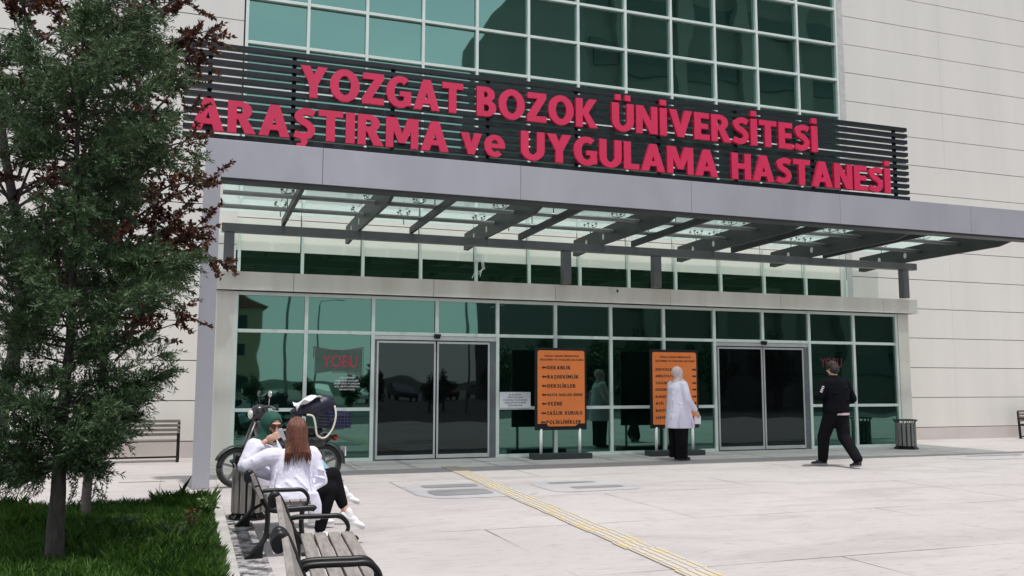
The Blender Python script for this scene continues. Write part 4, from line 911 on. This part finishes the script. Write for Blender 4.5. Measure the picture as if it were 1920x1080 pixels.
# --- seated woman with brown hair (local origin on the ground under her)
def person(loc, rz, lab): return empty('person', loc, rz, label=lab, cat='person')
A = person((.155,-8.28,0), 0, 'seated woman in white coat, long reddish brown hair down her back, black trousers')
SL, SR = V3(-.165,.0,.775), V3(.165,.05,.775); pel = V3(-.02,.0,.46)
m = MB(); head(m, (.03,.03,.965), (.12,1,-.12), .98); m.cap((.01,.02,.80), (.025,.02,.90), .05, .047)
m.ell((0,.01,.70),(.16,.09,.12)); m.ell((-.01,0,.52),(.15,.11,.13)); limb(m, SL, (-.36,.05,.69), (-.16,.16,.585), .045,.036,.026); limb(m, SR, (.245,.02,.54), (.13,-.03,.455), .045,.036,.026)
hand(m, (.125,-.035,.452), (-.6,-.45,-.15), (-.3,.3,-1), 1, .5, .95); hand(m, (-.15,.17,.58), (.7,.5,-.3), (0,.2,-1), -1, .4, .95)
K1, A1 = V3(.36,.12,.58), V3(.475,.06,.27); K2, A2 = V3(.32,.05,.47), V3(.245,.03,.10)
limb(m, (.06,.03,.48), K1, A1, .075,.055,.034); limb(m, (-.02,.0,.46), K2, A2, .075,.055,.034); bodyA = build('body', m, SKIN, A, remesh=.0058, sm=1)
m = MB(); limb(m, (.04,.03,.485), K1, A1+V3(-.03,.01,.065), .100,.074,.046); limb(m, (-.02,.0,.47), K2, A2+V3(.005,0,.05), .100,.074,.050); m.ell((0,0,.47),(.17,.15,.085)); build('trousers', m, TRB, A, remesh=.010, sm=3)
m = MB(); m.loft([((.0,-.045,.335),.15,.12),((.0,-.035,.36),.185,.150),((-.0,-.02,.43),.205,.155),((-.005,-.01,.50),.190,.140),((-.0,.0,.58),.175,.125),((0,.01,.67),.185,.120),((.0,.02,.75),.195,.108),((.0,.02,.80),.150,.085),((.01,.02,.83),.07,.065)], 26)
m.cap(SL+V3(.02,0,-.01), SL+V3(-.05,.01,-.02), .078,.072); m.cap(SL+V3(-.03,.0,-.01), (-.36,.05,.69), .073,.062); m.cap((-.36,.05,.69), (-.175,.15,.595), .062,.048)
m.cap(SR+V3(-.02,0,-.01), SR+V3(.02,0,-.03), .078,.07); m.cap(SR, (.245,.02,.545), .070,.060); m.cap((.245,.02,.54), (.15,-.02,.465), .060,.046)
m.ell((-.02,-.12,.43),(.15,.05,.06)); m.ell((.03,.0,.46),(.19,.14,.05))
for (a, b) in (((-.33,-.02,.745),(-.30,.02,.62)),((-.26,-.03,.76),(-.24,.01,.66)),((.20,-.06,.66),(.28,-.03,.63)),((.18,-.06,.60),(.27,-.04,.57)),((.13,-.10,.70),(.17,-.12,.50)),((-.14,-.10,.66),(-.17,-.13,.48)),((-.05,-.13,.56),(.06,-.155,.46)),((-.13,-.12,.52),(-.02,-.155,.455)),((.02,-.12,.60),(.12,-.135,.50))): m.cap(a, b, .011, .008, 8)

build('lab_coat', m, COAT, A, remesh=.009, sm=3)
m = MB()  # coat tail hanging off the seat edge
m.loft([((.19,-.10,.235),.045,.016,.1),((.185,-.10,.30),.062,.020,.1),((.175,-.10,.38),.066,.026,.1),((.15,-.09,.47),.060,.040,.1)], 16); build('coat_tail', m, COAT, A, remesh=.008, sm=2)
HAIR = mat('auburn_hair', (.19,.065,.035), .42, c2=(.085,.028,.018), scale=9, stretch=(9,9,.7), bump=.5, bscale=20)
m = MB(); m.ell((.03,.0,1.005),(.085,.102,.094)); m.loft([((.02,-.035,.76+.02),.075,.022),((.025,-.05,.84),.084,.045),((.03,-.045,.92),.085,.075),((.03,-.02,1.0),.085,.096)], 20)
build('hair', m, HAIR, A, remesh=.008, sm=2)
m = MB()
for k in range(120):
    a = random.uniform(-1.5,1.5); x = .03+.086*math.sin(a); y = -.01-.098*math.cos(a)
    ze = random.uniform(.725,.80) if random.random() < .7 else random.uniform(.69,.75); sp_ = random.uniform(.85,1.25)
    m.tube([(.03+.05*math.sin(a), -.03-.05*math.cos(a), 1.085), (x, y, 1.0), (x*1.0, y-.005, .90), (.03+(x-.03)*sp_, min(y*.9, -.08)-.035, .81), (.03+(x-.03)*sp_*1.08+random.uniform(-.015,.015), min(y*.8, -.09)-.035, ze)], [.004,.0065,.007,.006,.0015], 5)
build('hair_strands', m, HAIR, A, smooth=True)
shoe(A, A1+V3(.012,-.005,-.01), (.95,-.12,-.42)); shoe(A, A2+V3(.01,0,.01), (.96,-.1,-.02))
# --- seated woman with green headscarf
Bp = person((.06,-7.22,0), 0, 'seated woman in dark green headscarf and sunglasses holding a tissue to her mouth, pale jeans')
fw = V3(.42,-.80,-.44); hc = V3(.0,-.05,1.0)
m = MB(); head(m, hc, fw, .98); m.cap((-.04,.0,.84), (-.015,-.02,.95), .05,.045); m.ell((-.06,0,.70),(.10,.15,.13)); m.ell((-.04,0,.50),(.12,.15,.12))
SRb, SLb = V3(-.17,-.12,.80), V3(.02,.13,.79); limb(m, SRb, (-.255,-.20,.62), (-.07,-.17,.835), .042,.034,.024); hand(m, (-.055,-.17,.845), (.85,-.05,.42), (.2,.9,.1), 1, .45, .92)
limb(m, SLb, (.15,.1,.58), (.3,.0,.58), .042,.034,.024); hand(m, (.31,0,.58), (1,-.2,-.1), (0,0,-1), 1, .4, .92)
K1, A1 = V3(.46,.08,.585), V3(.70,.03,.335); K2, A2 = V3(.44,-.06,.47), V3(.42,-.06,.10)
limb(m, (.0,.06,.48), K1, A1, .07,.052,.032); limb(m, (.0,-.05,.46), K2, A2, .07,.052,.032); build('body', m, SKIN, Bp, remesh=.0055, sm=1)
m = MB(); limb(m, (.0,.06,.49), K1, A1+V3(-.055,.01,.05), .095,.068,.045); limb(m, (.0,-.05,.47), K2, A2+V3(0,0,.06), .095,.068,.046); m.ell((-.02,0,.47),(.14,.17,.09)); build('trousers', m, JEAN, Bp, remesh=.010, sm=3)
m = MB(); m.loft([((-.03,0,.42),.16,.20),((-.04,0,.52),.145,.19),((-.06,0,.62),.125,.175),((-.07,0,.73),.12,.175),((-.07,0,.80),.105,.15),((-.05,-.01,.85),.06,.07)], 24)
m.cap(SRb+V3(.03,.02,-.01), SRb, .07,.066); m.cap(SRb, (-.255,-.20,.62), .067,.058); m.cap((-.255,-.20,.62), (-.11,-.175,.785), .058,.044); m.cap(SLb, (.15,.1,.58), .068,.058); m.cap((.15,.1,.58), (.27,.01,.58), .058,.044)
m.cap((-.2,-.16,.80),(-.24,-.23,.70),.012,.010); m.cap((-.21,-.235,.66),(-.15,-.225,.73),.012,.01); m.ell((.1,0,.5),(.16,.17,.05)); build('lab_coat', m, COAT, Bp, remesh=.009, sm=2)
GREEN = mat('green_scarf', (.010,.075,.050), .8, var=.12, scale=5, bump=.5, bscale=8); Bs = basis(fw)
q = lambda x, y, z: hc + Bs @ V3(x, y, z)
m = MB(); n_ = 26; sec = []
# hood: shells of rings round the head axis, open at the face
for (yy, rx, rz2, zc) in ((.072,.064,.080,-.010),(.062,.078,.098,-.005),(.030,.092,.112,.0),(-.015,.100,.118,.003),(-.06,.092,.108,.0),(-.095,.066,.078,.0),(-.115,.02,.02,0)):
    sec.append([q(rx*math.cos(2*math.pi*k/n_), yy, zc+rz2*math.sin(2*math.pi*k/n_)) for k in range(n_)])
vs = [p for r_ in sec for p in r_]; m.add(vs, [(i*n_+k, i*n_+(k+1) % n_, (i+1)*n_+(k+1) % n_, (i+1)*n_+k) for i in range(len(sec)-1) for k in range(n_)] + [tuple(range((len(sec)-1)*n_, len(sec)*n_))])
o = build('headscarf', m, GREEN, Bp, smooth=True); sd_ = o.modifiers.new('s','SOLIDIFY'); sd_.thickness = .012; ss = o.modifiers.new('ss','SUBSURF'); ss.levels = 1; ss.render_levels = 1
m = MB(); m.loft([((-.06,-.01,.80),.12,.13),((-.05,-.015,.85),.10,.10),((-.03,-.03,.90),.088,.085),((-.03,-.02,.985),.082,.082)], 20); m.ell((-.13,.02,.82),(.08,.09,.06)); build('scarf_drape', m, GREEN, Bp, remesh=.009, sm=3)
m = MB()
for e in (-1,1):
    cc = [q(e*.034+.028*math.cos(2*math.pi*k/16), .098-.012*abs(math.cos(2*math.pi*k/16)), .016+.023*math.sin(2*math.pi*k/16)) for k in range(16)]; dv = Bs @ V3(0,.004,0)
    m.add(cc + [p+dv for p in cc], [tuple(range(15,-1,-1)), tuple(range(16,32))] + [(i,(i+1)%16,16+(i+1)%16,16+i) for i in range(16)])
m.bar(q(-.008,.098,.02), q(.008,.098,.02), .006,.006); m.bar(q(.062,.09,.02), q(.078,.0,.02), .005,.008); m.bar(q(-.062,.09,.02), q(-.078,.0,.02), .005,.008); build('sunglasses', m, mat('dark_red_lens', (.05,.006,.012), .12), Bp)
m = MB(); m.bar(q(-.016,.100,-.052), q(.016,.100,-.052), .006,.007); build('lips', m, mat('lips', (.40,.10,.09), .5), Bp)
shoe(Bp, A1+V3(.01,0,-.005), (.95,-.12,-.35)); shoe(Bp, A2+V3(.005,0,.01), (.96,-.15,0))
tis = empty('tissue', (.135,-7.46,.90), R(20), label='white tissue in the hand of the woman in the green headscarf', cat='tissue')
m = MB(); m.add([(-.03,0,.055),(.0,-.012,.06),(.045,.0,-.04),(.03,.01,-.055),(-.005,.014,-.01),(-.035,.01,.02)], [(0,1,4,5),(1,2,3,4)]); o = build('paper', m, PAPER, tis); sd_ = o.modifiers.new('s','SOLIDIFY'); sd_.thickness = .008
# --- standing woman by the right hand board
S = person((7.745,-1.66,0), R(-82), 'standing woman in white coat, pale headscarf and black trousers before the orange board')
m = MB(); head(m, (0,.03,1.585), (0.0,1,-.05), 1.0); m.cap((0,0,1.38),(0,.01,1.50),.052,.048); m.ell((0,0,1.24),(.16,.10,.18)); m.ell((0,0,.98),(.15,.12,.16))
limb(m, (.19,0,1.38),(.25,.03,1.10),(.23,.22,.90),.045,.038,.028); limb(m, (-.19,0,1.38),(-.24,.06,1.10),(-.2,.26,.92),.045,.038,.028)
hand(m, (.23,.235,.885),(0,.55,-.8),(-.9,0,0),1,.6); hand(m, (-.2,.275,.905),(.1,.5,-.8),(.9,0,0),-1,.6)
for e in (-1,1): limb(m, (e*.09,0,.90),(e*.10,.02,.48),(e*.09,-.02,.09),.085,.058,.04)
build('body', m, SKIN, S, remesh=.006, sm=1)
m = MB()
for e in (-1,1): m.loft([((e*.085,.0,.92),.105,.16),((e*.09,.0,.6),.095,.15),((e*.09,-.005,.3),.085,.13),((e*.09,-.01,.05),.085,.125)], 18)
build('trousers', m, TRB, S, remesh=.014, sm=4)
m = MB(); m.loft([((0,.02,.585),.235,.262),((0,.02,.60),.24,.268),((0,.015,.78),.225,.25),((0,.01,.95),.215,.222),((0,.0,1.08),.205,.20),((0,.0,1.2),.21,.185),((0,-.01,1.32),.215,.165),((0,-.01,1.40),.17,.12),((0,.0,1.45),.07,.07)], 28)
m.cap((.17,0,1.36),(.255,.03,1.10),.085,.068); m.cap((.255,.03,1.10),(.235,.20,.925),.068,.052); m.cap((-.17,0,1.36),(-.25,.06,1.10),.085,.068); m.cap((-.25,.06,1.1),(-.205,.24,.935),.068,.052)
m.cap((.10,-.19,1.25),(.08,-.26,.75),.012,.016); m.cap((.20,-.08,1.0),(.24,-.16,.62),.012,.02); m.cap((.22,.1,.95),(.25,.16,.62),.012,.02)
m.cap((.19,-.12,1.04),(.21,.02,1.0),.010,.010); build('lab_coat', m, COAT, S, remesh=.012, sm=3)
SC = mat('pale_pink_scarf', (.58,.46,.45), .8, var=.1, scale=12, bump=.6, bscale=10)
m = MB(); m.ell((0,-.012,1.605),(.092,.112,.108)); m.loft([((0,-.01,1.39),.135,.125),((0,.0,1.44),.10,.105),((0,.012,1.50),.076,.088),((0,.01,1.57),.082,.092)], 20); m.ell((.03,.09,1.42),(.07,.05,.06)); m.cap((.06,.05,1.52),(.09,-.07,1.38),.02,.02); m.cap((.085,.04,1.6),(.08,-.04,1.44),.014,.016); build('headscarf', m, SC, S, remesh=.009, sm=2)
shoe(S, (.09,.0,.09),(0,1,0),SHB,SHB,1.0); shoe(S, (-.09,.03,.09),(0,1,0),SHB,SHB,1.0)
pb = empty('white_paper', (8.03,-1.83,.80), R(10), label='small white folded paper in the standing woman\'s hand', cat='paper')
m = MB(); m.box(-.05,.09,-.012,.012,-.14,.0); build('sheet', m, PAPER, pb, bevel=.004)
# --- man in black
Mn = person((9.62,-3.68,0), R(4), 'man in black jacket and trousers walking towards the doors, seen from behind')
BJ = mat('black_jacket', (.003,.0035,.006), .95, var=.2, bump=.7, bscale=7, spec=.12)
m = MB(); head(m, (-.01,.05,1.655), (-.12,1,-.22), 1.05); m.cap((0,0,1.46),(-.01,.02,1.57),.06,.056); m.ell((0,0,1.3),(.19,.11,.2)); m.ell((0,0,1.02),(.16,.11,.15))
limb(m, (-.22,0,1.42),(-.37,.0,1.18),(-.20,.22,1.13),.055,.045,.03); limb(m, (.22,0,1.42),(.33,-.03,1.14),(.20,.18,1.02),.055,.045,.03)
hand(m, (-.19,.235,1.13),(.8,.5,.1),(.1,0,1),-1,.8); hand(m, (.19,.195,1.02),(-.8,.5,.1),(.1,0,1),1,.6)
KL, AL, KR, AR = V3(-.09,.22,.50), V3(-.05,.30,.10), V3(.10,-.05,.50), V3(.08,-.36,.13)
limb(m, (-.09,0,.95), KL, AL, .09,.06,.042); limb(m, (.09,0,.95), KR, AR, .09,.06,.042); build('body', m, SKIN, Mn, remesh=.006, sm=1)
m = MB(); m.cap((-.09,0,.93), KL, .135,.105); m.cap(KL, AL+V3(0,0,.03), .105,.085); m.cap((.09,0,.93), KR, .135,.105); m.cap(KR, AR+V3(0,.01,.03), .105,.085); m.ell((0,0,.93),(.19,.14,.13)); build('trousers', m, TRB, Mn, remesh=.013, sm=3)
m = MB(); m.loft([((0,0,.90),.25,.16),((0,0,.93),.26,.165),((0,0,1.1),.25,.16),((0,0,1.3),.27,.155),((0,0,1.42),.25,.13),((0,.01,1.48),.15,.09),((0,.02,1.54),.075,.07)], 26)
m.cap((-.20,0,1.40),(-.375,.0,1.18),.095,.078); m.cap((-.375,.0,1.18),(-.21,.20,1.135),.078,.055); m.cap((.20,0,1.40),(.335,-.03,1.14),.095,.078); m.cap((.335,-.03,1.14),(.21,.16,1.03),.078,.055)
for k in range(5): m.cap((random.uniform(-.2,-.05),-.14,1.0+.08*k),(random.uniform(.05,.2),-.145,.98+.08*k+random.uniform(-.03,.03)),.012,.012)
build('jacket', m, BJ, Mn, remesh=.012, sm=2)
m = MB(); m.loft([((.04,-.01,.868),.19,.152),((.04,-.01,.905),.192,.154)], 26); build('shirt_hem', m, mat('pale_shirt', (.55,.42,.46), .8), Mn)
m = MB(); B_ = basis((-.35,1,-.15)); m.ell(V3(-.02,.04,1.69),(.088,.104,.096), B_); m.ell(V3(-.015,-.01,1.64),(.083,.08,.09), B_); build('hair', m, mat('dark_hair', (.018,.012,.011), .7, bump=.8, bscale=40), Mn, remesh=.007, sm=1)
shoe(Mn, AL+V3(0,0,-.0),(-.85,.45,0),SHB,mat('grey_sole',(.3,.3,.3),.7),1.08); shoe(Mn, AR+V3(0,0,-.015),(.1,1,-.12),SHB,MATS['grey_sole'],1.08)
for k in range(4):
    m = MB(); m.box(-.018-.006*k,.022-.004*k,-.003,.003,-.007,.007, T=Matrix.Translation((-.348-.011*k,-.086,1.345-.030*k)) @ Matrix.Rotation(R(20),4,'Y')); build('sleeve_stripe', m, WHITE, Mn)
